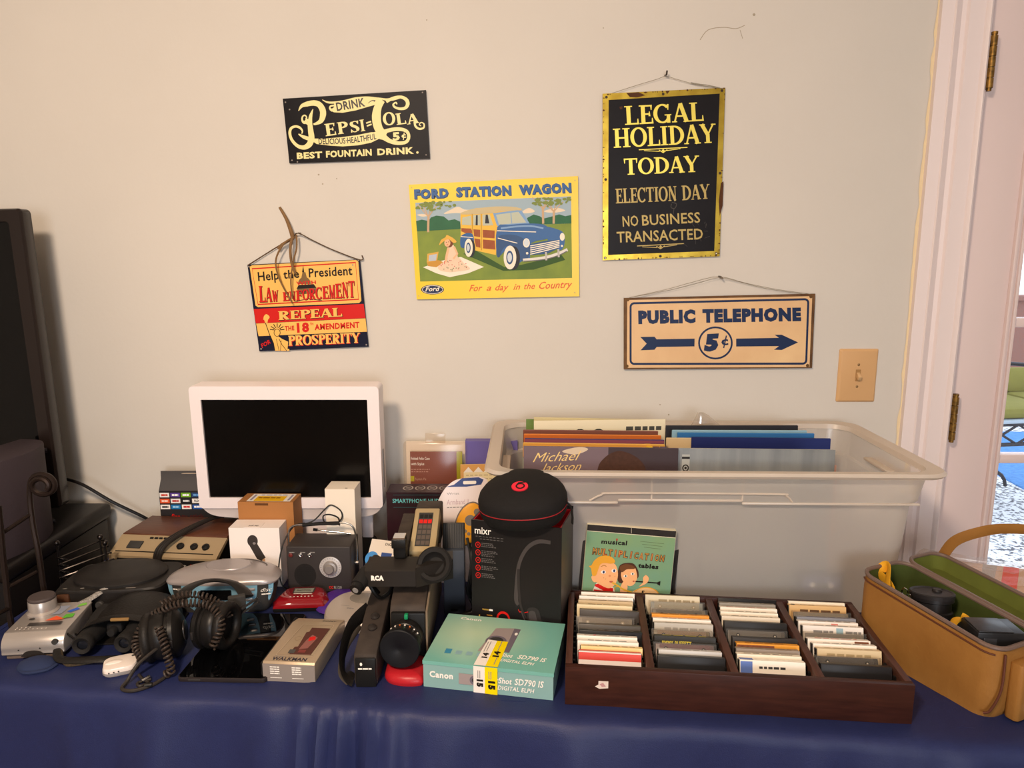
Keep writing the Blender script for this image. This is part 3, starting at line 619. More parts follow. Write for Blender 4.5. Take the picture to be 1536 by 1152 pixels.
for x, y in ((96, 145), (155, 1035), (1440, 85), (1438, 1008)): b.poly(ell(x, y, 6, n=10), mat('c9b070', .4), 1)
b.build('plate', t)

# -- brass notice
br = mat('bd9f3c', .33, .85, key='brass_plate', var=.35, vscale=25, vcol='8a6a20'); bk = mat('1a1617', .4, spec=.12, key='black_lacquer', var=.25, vscale=20)
t, b, wire = sign([(904, 140.5), (1088, 131.5), (1079.5, 384.5), (904, 390.5)], .002, 'tall black and brass holiday notice hanging by a wire from a nail', 'sign', 'brass_sign', br)
zoomed(b, 890, 100, 3.841)
b.poly([(88, 192), (728, 155), (697, 1062), (85, 1085)], bk, 1)
gold = mat('e2cb5a', .38, .45, key='brass_letter'); gold2 = mat('b39a5c', .45, .3, key='worn_brass_letter')
for w, a, c_, h, m_ in (('LEGAL', (183, 336), (636, 312), 108, gold), ('HOLIDAY', (118, 468), (706, 438), 110, gold), ('TODAY', (178, 624), (610, 606), 94, gold)): serif(b, w, a, c_, h, m_, 2, bold=1.0)
serif(b, 'ELECTION', (130, 788), (482, 772), 84, gold2, 2, bold=1.0); serif(b, 'DAY', (512, 770), (672, 760), 84, gold2, 2, bold=1.0)
b.text('NO', (170, 922), (260, 917), 60, gold2, 2, bold=.012); b.text('BUSINESS', (282, 916), (616, 898), 60, gold2, 2, bold=.012); b.text('TRANSACTED', (136, 1014), (632, 994), 62, gold2, 2, bold=.012)
for y, x0, x1, m_ in ((474, 262, 542, gold), (1028, 252, 522, gold2)):
    c_ = (x0+x1)/2; b.line([(x0, y+5), (x1, y-9)], 5, m_, 2); b.line([(x0+30, y+10), (c_-20, y+14)], 4, m_, 2); b.line([(c_+20, y+10), (x1-40, y-2)], 4, m_, 2)
    b.line([(c_-24, y+6), (c_, y+22), (c_+24, y+4)], 5, m_, 2); b.poly([(c_-9, y+10), (c_, y), (c_+9, y+10), (c_, y+20)], m_, 3)
ru = mat('5a3418', .7, key='rust', var=.4, vscale=60)
rnd = random.Random(9)
def edgept(f):
    c_ = [(56, 158), (762, 120), (727, 1092), (54, 1116)]; k = int(f*4) % 4; a = f*4-int(f*4); p, q = c_[k], c_[(k+1) % 4]; return (p[0]+(q[0]-p[0])*a, p[1]+(q[1]-p[1])*a)
for i in range(90):
    x, y = edgept(rnd.random()); ix, iy = (390-x)*.012, (610-y)*.008; b.poly(ell(x+ix, y+iy, rnd.uniform(2, 6), rnd.uniform(2, 6), 7), ru, 2)
for q in ([(190, 152), (260, 147), (300, 165), (250, 178), (210, 175)], [(415, 140), (442, 138), (425, 158)], [(735, 670), (750, 660), (745, 800), (728, 860), (722, 780)], [(150, 232), (168, 228), (166, 245), (154, 246)]): b.poly(q, ru, 2)
b.line(crv([(452, 782), (478, 790), (470, 815), (448, 812), (450, 790)], 4), 4, mat('4a443e', .6), 2); b.line([(465, 815), (460, 850)], 3, mat('4a443e', .6), 2)
for i in range(14): x, y = rnd.uniform(540, 690), rnd.uniform(880, 1050); b.line([(x, y), (x+rnd.uniform(-30, 30), y+rnd.uniform(-30, 30))], 1.6, mat('4a443e', .6), 2)
for x, y in ((75, 176), (402, 158), (741, 138), (730, 614), (708, 1076), (386, 1092), (68, 1102), (71, 650)): b.poly(ell(x, y, 8, n=12), mat('3a2a1c', .5), 3)
b.poly(ell(68, 1102, 4, n=10), wht, 4); b.poly(ell(708, 1076, 4, n=10), wht, 4)
b.build('plate', t)
wire([(918, 140), (955, 128), (985, 119), (998, 115, -.004), (1012, 118), (1045, 127), (1085, 133)], .0006, wirem)
wire([(1036, 124), (1050, 126.5), (1062, 128), (1080, 132)], .001, wirem, 'wire_twist')
nx, nz_ = wallpt(997.5, 113); MB(nailm).tube([(nx-t.location.x, .009, nz_-t.location.z), (nx-t.location.x, -.012, nz_-t.location.z-.003), (nx-t.location.x, -.016, nz_-t.location.z+.006)], .0022, n=8).build('nail', t)

# -- public telephone sign
wood = mat('7b5631', .55, key='brown_rim', var=.45, vscale=30, vcol='4d341f'); pt = mat('ecc795', .42, key='buff_enamel', var=.12, vscale=9, vcol='dcb183'); tb = mat('1a2b50', .45, key='telephone_blue')
t, b, wire = sign([(936, 447), (1223, 440.5), (1218, 552), (936, 554)], .004, 'buff public telephone sign with a blue arrow, right above the plastic tub', 'sign', 'tin_sign', wood)
zoomed(b, 920, 400, 4.8)
b.poly([(100, 240), (1432, 212), (1412, 722), (98, 728)], pt, 1)
b.line(rr(124, 262, 1400, 700, 26, 5) and [(q[0] + (0 if q[0] < 700 else (7 if q[1] < 480 else -7)), q[1] + (-30*(q[0]-124)/1276 if q[1] < 480 else -2*(q[0]-124)/1276)) for q in rr(124, 264, 1396, 700, 26, 5)], 15, tb, 2, closed=True)
b.text('PUBLIC', (180, 414), (592, 406), 98, tb, 2, bold=.075); b.text('TELEPHONE', (642, 404), (1352, 392), 98, tb, 2, bold=.075)
b.line(ell(735, 549, 118, 112, 40), 13, tb, 2, closed=True)
b.text('5', (652, 612), (766, 606), 126, tb, 2, bold=.075, shear=.15); b.text('c', (778, 566), (828, 564), 62, tb, 2, bold=.03); b.line([(814, 496), (794, 586)], 9, tb, 2)
b.poly([(194, 506), (296, 504), (312, 523), (585, 518), (584, 574), (312, 578), (296, 598), (196, 602), (240, 554)], tb, 2)
b.poly([(884, 518), (1192, 512), (1160, 490), (1212, 490), (1330, 545), (1212, 600), (1156, 598), (1192, 572), (884, 575)], tb, 2)
for x, y in ((104, 238), (1422, 216), (1398, 712), (98, 716)): b.poly(ell(x, y, 12, n=12), mat('6a4a28', .5, .5), 2)
b.build('plate', t)
wire([(944, 446.5), (1000, 434), (1040, 423), (1078, 415, -.004), (1120, 425), (1165, 434), (1215, 441)], .0006, wirem)
wire([(944, 446.5), (1010, 434), (1050, 424), (1078, 416.5, -.004), (1110, 423), (1150, 433), (1205, 441)], .0005, wirem)
nx, nz_ = wallpt(1078, 414.5); MB(nailm).tube([(nx-t.location.x, .011, nz_-t.location.z), (nx-t.location.x, -.01, nz_-t.location.z), (nx-t.location.x+.005, -.013, nz_-t.location.z-.006)], .002, n=8).build('nail', t)

# -- light switch
ivory = mat('d6aa78', .4, key='ivory_plastic')
P = wallpt(1285, 563); t = thing('light_switch', 'ivory toggle light switch on the wall beside the door casing', 'switch', (P[0], WY, P[1]-.07))
w2, h2 = .0525, .073
MB(ivory).at((0, 0, .07), (90, 0, 0)).loft([[(*p, z) for p in rr(-w2+i, -h2+i, w2-i, h2-i, .004)] for i, z in ((0, 0), (0, .002), (.0045, .0065), (.006, .007))]).build('cover_plate', t)
MB(mat('a8804f', .5)).box(-.0065, -.0085, .07-.015, .0065, -.006, .07+.017).build('toggle_slot', t)
MB(mat('d9b384', .4)).at((0, -.007, .072), (35, 0, 0)).box(-.0045, -.016, -.006, .0045, .004, .007, r=.0015).build('toggle', t)
for z in (.07+.030, .07-.030): MB(mat('8f7049', .35, .4)).at((0, 0, 0), (0, 0, 0)).ball((0, -.0065, z), .0038, sc=(1, .4, 1)).build('screw', t)

# ================================================================ table and cloth
TA = -5.6
t = thing('folding_table', 'folding table hidden under the navy cloth', 'table', (0, 1.135, 0), TA)
MB(mat('b9b4aa', .5)).box(-1.11, .012, .708, .905, .70, .734, r=.006).build('tabletop', t)
for x in (-1.03, .82):
    for y in (.1, .62): MB(mat('77777a', .35, .8)).tube([(x, y, .71), (x, y, 0)], .014).build('leg', t)
navy = mat('222a54', .5, spec=.3, key='navy_satin_cloth', bump=.25, bscale=500, var=.12, vscale=40)
b = MB(navy); rnd = random.Random(4)
X0, X1, D = -1.12, .915, .71
path = [(X0, D-.0), (X0, .35)] + [(X0, .02), (X0+.006, .006), (X0+.02, 0)]
n = 220
path += [(X0+.02 + (X1-X0-.04)*i/n, 0) for i in range(1, n)]
path += [(X1-.02, 0), (X1-.006, .006), (X1, .02), (X1, .35), (X1, D)]
def nrm(i):
    p, q = path[max(i-1, 0)], path[min(i+1, len(path)-1)]; t_ = V((q[0]-p[0], q[1]-p[1])).normalized(); return (t_.y, -t_.x)
folds = [(rnd.uniform(X0, X1), rnd.uniform(.02, .07), rnd.uniform(.008, .022)) for _ in range(16)]
gath = [(-.37, .012, .022), (-.335, .010, .030), (-.30, .012, .026), (-.25, .012, .034), (-.21, .016, .026), (-.43, .03, .02), (-.12, .04, .02), (.905, .02, .02), (.10, .05, .014), (-.62, .05, .016)]
prof = [(-.14, .0006), (-.12, .0006), (-.10, .0004), (-.08, 0), (-.05, .0), (-.03, .0), (-.014, -.001), (-.005, -.004), (0, -.011), (.002, -.025), (.003, -.05), (.004, -.09), (.005, -.15), (.006, -.25), (.006, -.4), (.006, -.62)]
rings = []
for i, (x, y) in enumerate(path):
    nx, ny = nrm(i); r_ = []
    side = i < 5 or i >= len(path)-5
    for k, (o, z) in enumerate(prof):
        if side: o = max(o, -.018)
        f = min(1, max(0, -z)/.25)**.8; g = 0
        for c, w, a in folds: g += a*math.exp(-((x-c)/w)**2)*f*1.1
        g += f*(.006*math.sin(x*23+z*9+1)*math.sin(x*7.3+2) + .0035*math.sin(x*61-z*22) + .002*math.sin(x*97+z*40)*math.sin(x*11)) if not side else 0
        for c, w, a in gath: g += 1.5*a*math.exp(-((x-c-.05*f*(c+.3))/(w*(1+f)))**2)*min(1, .12+f*1.5) * (1 if o > -.04 else 0)
        zz = z
        if -.14 < o < 0 and abs(x) < 1.2:
            w_ = math.sin(x*37+o*30)*math.sin(x*13+2)*.0012 + (.004*sum(math.exp(-((x-c)/.012)**2) for c in (-.37, -.31, -.25)) if o > -.1 else 0)
            zz += w_*(1 if o > -.06 else .5)
        r_.append((x+nx*(o+g), max(y+ny*(o+g), -9), zz))
    rings.append(r_)
# interior of the top
m_ = len(path)
vs = [p for r_ in rings for p in r_]; K = len(prof); fs = []
for i in range(m_-1):
    for k in range(K-1): fs.append((i*K+k, i*K+k+1, (i+1)*K+k+1, (i+1)*K+k))
# side strips fold inward; keep them short by clamping
b.add(vs, fs, navy, True)
b.box(X0+.004, .05, -.0045, X1-.004, D, -.0005, navy)
solo(b, 'tablecloth', 'navy blue satin tablecloth draped over the table', 'tablecloth', (0, 1.135, TZ), TA)

def on(x, y, h=0): return (x, y, TZ+h)
PERM = MX(((0, 0, 1, 0), (1, 0, 0, 0), (0, 1, 0, 0), (0, 0, 0, 1)))
def extx(b, prof, x0, x1, m, bev=0, base=None):
    """outline in (y, z) pulled along x"""
    b.M = (base or MX()) @ PERM; b.prism(prof, x0, x1, m, bev); b.M = MX(); return b
silver = mat('b4aca6', .32, .55, key='silver_plastic'); chrome = mat('d8d8d8', .12, 1, key='chrome')
black = mat('171615', .45, key='black_plastic'); gloss = mat('0d0d0e', .12, key='gloss_black'); rubber = mat('1d1b1a', .75, key='black_rubber'); dgrey = mat('3a3836', .5, key='dark_grey_plastic')
white = mat('f1e9e2', .4, key='white_plastic'); paperw = mat('f3ece2', .7, key='white_paper'); grey = mat('8c8884', .5, key='mid_grey')
leatherb = mat('1c1917', .5, key='black_leather', bump=.35, bscale=260, var=.3, vscale=30)

# ---- instant / zoom camera lying on its back
t = thing('silver_camera', 'bulky silver camera lying on its back, lens up, at the left table end', 'camera', on(-.992, 1.312), 7)
pr_ = crv([(.012, .008), (.0, .02), (.002, .036), (.014, .048), (.03, .051), (.125, .053), (.13, .048), (.13, .01), (.12, .004)], 4, True)
extx(MB(silver), pr_, 0, .115, silver, .003).build('body', t)
MB(mat('6a5a50', .5)).box(.004, .006, 0, .108, .122, .008, r=.003).build('base', t)
g = MB(silver)
g.face((.0, .0, .0535), (1, 0, 0), (0, 1, 0), .115, .13)
g.rect(.28, .28, .82, .37, mat('3a3533', .4), 1)
b2 = g
g.poly(ell(.24, .5, .05, .03, 12), dgrey, 1); g.poly(ell(.3, .6, .05, .035), mat('cfc8c2', .3, .5), 1)
for c_, q in (('e2582e', [(.5, .42), (.62, .56), (.8, .46), (.74, .42)]), ('5fae3a', [(.75, .46), (.92, .5), (.9, .62), (.76, .6)]), ('3d63c4', [(.72, .7), (.84, .82), (.92, .76), (.8, .66)]), ('7cc34a', [(.82, .84), (.96, .9), (.93, .98), (.84, .94)]), ('8d93a2', [(.45, .6), (.66, .62), (.7, .9), (.5, .9)])): g.poly(q, mat(c_, .4), 1)
for i in range(12): g.poly(ell(.16+.07*(i % 8), .17 + .05*(i//8), .012, n=6), mat('efe8e2', .3), 1)
g.build('top_markings', t)
l = MB(silver).at((.034, .098, .05)).lathe([(.03, 0), (.03, .006), (.026, .01), (.0255, .03), (.024, .032)]); lb_ = l.build('lens_barrel', t)
MB(mat('4a4140', .6)).at((.034, .098, .081)).lathe([(.025, 0), (.0255, .004), (.0235, .007), (.002, .0075)]).build('lens_cap', lb_)
MB(dgrey).at((.1, -.001, .036), (90, 0, 0)).prism(ell(0, 0, .0055), -.002, .003).build('button', t)
g = MB(mat('2a2522', .5)); g.face((0, -.0012, .006), (1, 0, 0), (0, 0, 1), .115, .045); g.poly(crv([(.3, .03), (.4, .28), (.6, .28), (.72, .03)], 5), g.m, 2); g.poly(ell(.28, .36, .012, .03), g.m, 2); g.poly(ell(.62, .4, .012, .03), g.m, 2); g.build('front_markings', t)
MB(leatherb).tube(crv([(.114, .02, .04), (.135, .01, .03), (.142, .03, .012), (.13, .05, .006), (.118, .07, .012)], 5), .006, flat=.35).build('wrist_strap', t)
MB(mat('33302e', .8, var=.7, vscale=400, vcol='b5aea6')).tube(crv([(.09, .128, .05), (.11, .145, .056), (.13, .165, .066), (.14, .175, .07)], 6), .0075, flat=.45, up=(0, -.4, 1)).build('strap_end', t)
b = MB(mat('26304f', .85, key='navy_felt'))
b.ball((0, 0, 0), 1, sc=(.036, .028, .016), z0=0).tube(crv([(-.02, -.02, .002), (0, -.03, .003), (.03, -.02, .003), (.038, 0, .003)], 5), .003)
solo(b, 'navy_pouch', 'small dark navy cloth pouch tucked under the silver camera', 'pouch', on(-.915, 1.297))

# ---- black compact disc player with round lid
t = thing('cd_stereo', 'dusty black portable disc stereo with a round lid at the left', 'stereo', on(-.885, 1.552), 4)
sb = mat('2a2624', .5, key='dusty_black', var=.3, vscale=30, vcol='1b1918')
op = crv([(-.105, .06), (-.105, -.055), (-.08, -.064), (0, -.07), (.08, -.064), (.11, -.04), (.115, .06), (.06, .075), (-.06, .075)], 5, True)
o2 = op
b = MB(sb); b.loft([[(p[0]*k, p[1]*k + (0 if k == 1 else .0), z) for p in op] for k, z in ((.9, 0), (.97, .02), (1.0, .045), (1.02, .058), (1.03, .062), (1.0, .066))], sb); b.build('body', t)
MB(sb).loft([[(.09*k*math.cos(a*math.pi/20), .012+.068*k*math.sin(a*math.pi/20), z) for a in range(40)] for k, z in ((1.1, .065), (1.1, .071), (1.04, .075), (.7, .078), (.02, .079))], sb).build('lid', t)
g = MB(mat('8d8782', .5)).face((-.13, -.09, .0668), (1, 0, 0), (0, 1, 0), .26, .16)
for x in (.16, .3): g.poly(ell(x, .2, .018, .012), g.m, 1)
g.rect(.66, .16, .74, .18, g.m, 1)
g.build('controls', t)
MB(mat('4d2f1c', .6)).at((-.098, -.058, .036), (0, 0, 0)).box(-.004, -.012, -.025, .022, .004, .022, r=.003).build('speaker_grille', t)
for x in (-.05, -.01, .03): MB(dgrey).at((x, -.072, .035), (90, 0, 0)).lathe([(.009, 0), (.009, .006), (.007, .008), (.002, .008)], n=16).build('knob', t)

# ---- wood-topped clock radio
t = thing('clock_radio', 'wood-grain clock radio with beige control strip behind the black stereo', 'radio', on(-.985, 1.692), -5.5); t.scale = (1, 1, 1.12)
bei = mat('a28d6e', .45, key='beige_metal', bump=.05, bscale=90); wal = mat('6d4330', .4, key='walnut_vinyl', var=.45, vscale=24, vcol='4a2a1d', stretch=(1, 14, 1))
extx(MB(black), [(.01, 0), (.01, .052), (.06, .074), (.18, .08), (.18, 0)], .003, .272, black).build('body', t)
pr2 = [(0, .004), (-.002, .052), (.004, .056), (.058, .079), (.062, .074), (.01, .048), (.008, .004)]
fb = MB(bei); extx(fb, pr2, 0, .275, bei, 0); fb.box(0, -.001, .004, .024, .012, .053, bei).box(.268, -.001, .004, .275, .012, .053, bei).build('front_panel', t)
MB(wal).box(.002, .058, .0735, .273, .185, .0815, r=.001).build('wood_top', t)
fc = MB(black); fc.box(.022, -.0025, .004, .268, .0035, .047, black)
fc.face((.022, -.0026, .004), (1, 0, 0), (0, 0, 1), .246, .043)
fc.rect(.08, .2, .38, .86, mat('3d0d0d', .15), 1); fc.rect(.02, .7, .05, .78, grey, 1)
for i in range(7): fc.text(str([54, 60, 70, 80, 100, 120, 160][i]), (.58+.055*i, .62), (.605+.055*i, .62), .12, paperw, 1)
fc.rect(.56, .5, .97, .53, paperw, 1)
for i in range(12): fc.rect(.58+.03*i, .38, .588+.03*i, .46, mat('d97a4a', .5), 1)
fc.rect(.76, .2, .766, .8, red, 2)
for i in range(6): fc.text(str([88, 92, 96, 100, 104, 108][i]), (.58+.065*i, .2), (.605+.065*i, .2), .1, paperw, 1)
fc.build('dial_face', t)
g = MB(dgrey); bs = MX.Translation((0, .004, .0565)) @ Euler((R(23.4), 0, 0)).to_matrix().to_4x4()
g.M = bs; g.box(.035, .014, 0, .07, .036, .003, r=.001); g.build('snooze_button', t)
g = MB(bei); g.M = bs; g.box(.075, .006, 0, .135, .044, .0015); g.build('label_plate', t)
for x in (.17, .205, .235): g = MB(black); g.M = bs; g.at((0,0,0)); g.M = bs @ MX.Translation((x, .025, 0)); g.lathe([(.009, 0), (.009, .004), (.003, .006), (.002, .008)], n=16); g.build('knob', t)
g = MB(black); g.M = bs; g.box(.012, .004, -.0005, .262, .006, .0006); [g.box(.08+.012*i, .046, 0, .088+.012*i, .05, .002) for i in range(5)]; g.build('slide_switches', t)
g = MB(mat('4a2a20', .4)); g.M = PERM; g = MB(mat('4a2a20', .4)).at((.012, -.001, .03), (90, 0, 0)).lathe([(.0055, 0), (.0055, .002), (.002, .002)], n=16); g.build('badge', t)
cbl = MB(mat('27221f', .5))
for dx in (0, .007, .013): cbl.tube(crv([(.23+dx, .19, .092), (.19+dx, .13, .096+dx*.2), (.15+dx, .05, .088), (.128+dx, .004, .072), (.12+dx, -.006, .045), (.122+dx, -.007, .02)], 6), .0042)
cbl.build('power_lead', t)

# ---- media player carton with hang tab
t = thing('streaming_stick_box', 'black media stick box with coloured app tiles behind the clock radio', 'box', on(-.945, 1.882), 1)
cb = mat('2b2829', .45, key='black_carton'); g = MB(cb)
g.box(0, 0, 0, .145, .06, .158, cb); g.loft([[(x, y, z) for x, y in ((0, y0), (.145, y0), (.145, y1), (0, y1))] for y0, y1, z in ((0, .06, .158), (.018, .024, .186), (.02, .0215, .207))], mat('4b4848', .5), sm=False); 
g.face((.0, 0, 0), (1, 0, 0), (0, 0, 1), .145, .158)
cols = [['f3eee8', '5a3f93', '7ab52c', '2c4a78', 'f3eee8'], ['e4582a', 'efe6e2', '1d1d20', 'f3eee8', 'b52a24'], ['f3eee8', '1b76b5', 'f3eee8', '2a5cab', 'f3eee8']]
ink = ['d0402a', 'ffffff', 'ffffff', '6aa0d8', '8a8a8a', 'ffd8c8', 'c03028', 'e0e0e0', '222222', 'ffffff', '38393b', '9fd0f0', 'd02020', 'ffffff', '4a8a4a']
for r_ in range(3):
    for c_ in range(5):
        x, y = .0+.196*c_+.01, .885-.105*r_; g.rect(x, y, x+.176, y+.08, mat(cols[r_][c_], .5), 1)
        if (r_, c_) == (1, 3): g.text('PLEX', (x+.04, y+.02), (x+.136, y+.02), .04, mat('222222', .5), 2, bold=.03)
        else: g.scrib(x+.03, y+.024, x+.146, .032, mat(ink[r_*5+c_], .5), 2, 1+(r_+c_) % 2, r_+c_*3)
g.text('fire', (.2, .5), (.36, .5), .09, red, 1, bold=.02); g.text('tv stick', (.38, .5), (.8, .5), .09, mat('5a1d1a', .5), 1, bold=.01)
g.text('Your Favorite Shows and Programs', (.2, .41), (.86, .41), .04, paperw, 1)
g.face((0, .0195, .187), (1, 0, 0), (0, 0, 1), .145, .02); g.text('amazon', (.74, .35), (.97, .35), .4, paperw, 1, bold=.02); g.line(crv([(.78, .2), (.86, .08), (.93, .2)], 5), .03, paperw, 1); g.poly(rr(.38, .1, .68, .72, .1, 3), mat('c9b49c', .6), 1)
g.build('carton', t)

# ---- binoculars pushed into their leather case
t = thing('binocular_case', 'dusty black leather binocular case, flap open, beside the silver camera', 'case', on(-.787, 1.43), 4)
def arch(w, h, y, n=14, dx=0): return [(dx + w*math.cos(math.pi*i/n), y, h*math.sin(math.pi*i/n)**.6) for i in range(n+1)]
def shell(rings, th, m):
    """open arched skin with thickness"""
    outer = rings; inner = [[(x*(1-th/abs(.09)), y, max(z-th, 0)) for x, y, z in r_] for r_ in rings]
    b = MB(m); N = len(rings[0]); b.loft(outer, m, (0, 0), closed=False); b.loft([r_[::-1] for r_ in inner], m, (0, 0), closed=False)
    for e in (0, -1): b.loft([outer[e], inner[e]], m, (0, 0), closed=False)
    return b
rg = [arch(.084, .062, -.06), arch(.086, .068, -.02), arch(.084, .07, .02), arch(.076, .066, .05), arch(.06, .054, .068), arch(.03, .03, .078)]
shell(rg, .004, leatherb).build('hood', t)
fl = MB(leatherb); N = 15
fl.loft([[(x*1.0, y, z) for x, y, z in arch(.087, zc, yc)] for zc, yc in ((.068, -.058), (.07, -.07), (.068, -.08), (.066, -.079), (.066, -.066))], leatherb, (0, 0), closed=False)
fl.build('flap', t)
MB(leatherb).box(-.08, -.055, 0, .08, .07, .004, r=.0015).build('base', t)
MB(mat('8a6a3e', .6)).at((.005, -.079, .067), (0, 0, 0)).box(-.02, -.002, -.003, .016, .004, .003, r=.002).build('torn_lining', t)
MB(leatherb).tube(crv([(-.085, -.04, .01), (-.115, -.06, .03), (-.1, -.118, .012), (-.03, -.132, .014), (.03, -.125, .01), (.06, -.12, .004)], 6), .0075, flat=.3).build('strap', t)
MB(mat('5a4c38', .7, var=.7, vscale=300, vcol='241e18')).tube(crv([(-.11, -.09, .02), (-.085, -.125, .004), (-.06, -.13, .0035), (-.02, -.118, .0035), (.02, -.115, .0035)], 6), .0032).build('cord', t)
t = thing('binoculars', 'black binoculars with eyepieces poking out of the leather case', 'binoculars', on(-.787, 1.43), 4)
for sx, px in ((-1, -.058), (1, .02)):
    b = MB(rubber); b.M = MX.Translation((px, -.108, .031)) @ Euler((R(-90), 0, R(-4*sx))).to_matrix().to_4x4()
    b.lathe([(.010, .002), (.010, .0), (.0165, -.004), (.0185, -.001), (.019, .012), (.0175, .016), (.0185, .02), (.0185, .04), (.022, .05), (.025, .1), (.025, .125), (.02, .126)], rubber, n=26, cap=(0, 1))
    bo = b.build('barrel', t)
    g = MB(mat('1a1c22', .05)); g.M = b.M; g.lathe([(.0105, .004), (.006, .0025), (.001, .002)], n=20); g.build('lens', bo)
MB(rubber).box(-.035, -.06, .028, -.003, .0, .05, r=.006).at((-.019, -.075, .036), (-90, 0, 0)).lathe([(.007, 0), (.009, .003), (.009, .02), (.007, .022)], n=16).build('bridge', t)

# ---- studio headphones wound in their coiled lead
t = thing('coiled_headphones', 'large black studio headphones wrapped in a coiled cord', 'headphones', on(-.64, 1.345))
def coil(b, pts, Rr, r, pitch, m, n=6):
    P = [V(p) for p in crv(pts, 12)]; L = [0]
    for i in range(1, len(P)): L.append(L[-1] + (P[i]-P[i-1]).length)
    steps = int(L[-1]/pitch*9); out = []; j = 0; u = None
    for k in range(steps):
        s_ = L[-1]*k/steps
        while j < len(L)-2 and L[j+1] < s_: j += 1
        f = (s_-L[j])/max(L[j+1]-L[j], 1e-6); p = P[j].lerp(P[j+1], f); tt = (P[j+1]-P[j]).normalized()
        if u is None: u = tt.orthogonal()
        u = (u - tt*u.dot(tt)).normalized(); w = tt.cross(u); a = 2*math.pi*k/9; out.append(p + (u*math.cos(a) + w*math.sin(a))*Rr)
    return b.tube(out, r, m, n)
pl = mat('191716', .38, key='headphone_black')
def cup(x, y, z, ang, tilt):
    b = MB(pl); b.M = MX.Translation((x, y, z)) @ Euler((0, R(90+tilt), R(ang))).to_matrix().to_4x4()
    b.lathe([(.02, .034), (.038, .034), (.0445, .029), (.0465, .02), (.0465, .008), (.045, .005), (.042, .003), (.042, -.002), (.047, -.004), (.047, -.012), (.043, -.016), (.03, -.024), (.014, -.026), (.002, -.026)], n=36, cap=(1, 0))
    c_ = b.build('ear_cup', t)
    g = MB(leatherb); g.M = b.M; P = [(.037*math.cos(2*math.pi*i/30), .037*math.sin(2*math.pi*i/30), .038) for i in range(30)]; g.tube(P, .0105, n=10, closed=True); g.build('ear_cushion', c_)
    g = MB(mat('2b2827', .3)); g.M = b.M; g.lathe([(.02, -.026), (.02, -.028), (.016, -.029), (.002, -.029)], n=24); g.box(-.008, -.05, -.012, .008, .05, -.006, r=.002); g.build('yoke', c_)
cup(-.03, -.012, .0485, 195, 6); cup(.032, .022, .0485, -8, -2)
hb = crv([(-.035, .03, .085), (-.03, .075, .1), (-.005, .112, .1), (.035, .125, .092), (.065, .112, .083), (.085, .088, .076)], 6)
MB(pl).tube(hb, .015, flat=.25, up=(0, .3, 1), n=12).build('headband', t)
s1 = MB(dgrey); s1.at((.068, .078, .066), (10, 0, 25)).box(-.017, -.006, -.02, .017, .006, .018, r=.002); s1.build('slider', t)
s1 = MB(mat('2e2b2a', .4)).at((.086, .07, .056), (0, -25, 30)); s1.box(-.03, -.0025, -.005, .032, .0025, -.002).box(-.03, -.0025, .004, .032, .0025, .007).box(.029, -.0025, -.005, .033, .0025, .007); s1.build('slider_fork', t)
MB(mat('2d5f9a', .4)).box(.026, .03, .058, .04, .045, .07, r=.003).build('side_marker', t)
cm = mat('382e28', .45, key='coiled_cord')
coil(MB(cm), [(-.068, -.055, .02), (-.088, -.035, .04), (-.075, -.015, .075), (-.035, -.01, .1), (.0, -.005, .107), (.045, .0, .1), (.072, -.015, .072), (.066, -.03, .045), (.058, -.035, .03)], .0065, .0023, .0075, cm).build('coiled_cord', t)
coil(MB(cm), [(-.03, -.055, .085), (-.012, -.075, .06), (-.002, -.085, .035), (.002, -.088, .014), (-.012, -.09, .006)], .0065, .0023, .0075, cm).build('coiled_cord', t)
coil(MB(cm), [(-.055, .01, .098), (-.02, .03, .108), (.02, .03, .106), (.05, .03, .09), (.075, .02, .065)], .006, .0022, .008, cm).build('coiled_cord', t)
MB(mat('2f2a27', .5)).tube(crv([(-.03, -.05, .045), (-.055, -.09, .03), (-.068, -.11, .008), (-.068, -.13, .004), (-.045, -.135, .0035), (-.02, -.118, .0035), (-.008, -.095, .004)], 7), .0034).build('straight_lead', t)
pg = MB(chrome).cyl((-.042, -.11, .006), (-.035, -.095, .0065), .0035, n=12).cyl((-.03, -.123, .006), (-.018, -.12, .006), .0045, black, n=12); pg.build('jack_plug', t)
MB(mat('2f2a27', .5)).tube(crv([(-.06, -.085, .004), (-.045, -.1, .004), (-.03, -.11, .004), (-.038, -.125, .006), (-.048, -.112, .0045), (-.03, -.1, .004)], 5), .0028).build('cable_knot', t)

# ---- white earphone case
t = thing('earphone_case', 'white plastic earphone case on the navy cloth near the table edge', 'case', on(-.747, 1.285), 25)
wt = mat('e9ddd4', .25, key='glossy_white', coat=.3)
o = rr(-.03, -.026, .03, .026, .016, 6)
MB(clear('case_clear', 'f4ece6', .2, .1, .35, 'efe6e0')).loft([[(p[0]*k, p[1]*k, z) for p in o] for k, z in ((.9, 0), (1, .004), (1, .008))]).build('clear_base', t)
MB(wt).loft([[(p[0]*k, p[1]*k, z) for p in o] for k, z in ((.97, .008), (.98, .013), (.93, .0165), (.5, .018))]).build('lid', t)
g = MB(dgrey)
for i in range(3): g.at((-.018+.008*i, -.0262, .0105), (90, 0, 0)).lathe([(.0013, 0), (.0013, .0008)], n=10)
g.at((.022, .012, .0172)).lathe([(.003, 0), (.003, .0006)], n=12); g.build('vent_hole', t)
MB(wt).at((-.01, 0, .0165)).ball((0, 0, 0), 1, sc=(.016, .009, .004), z0=0).build('cable_winder', t)

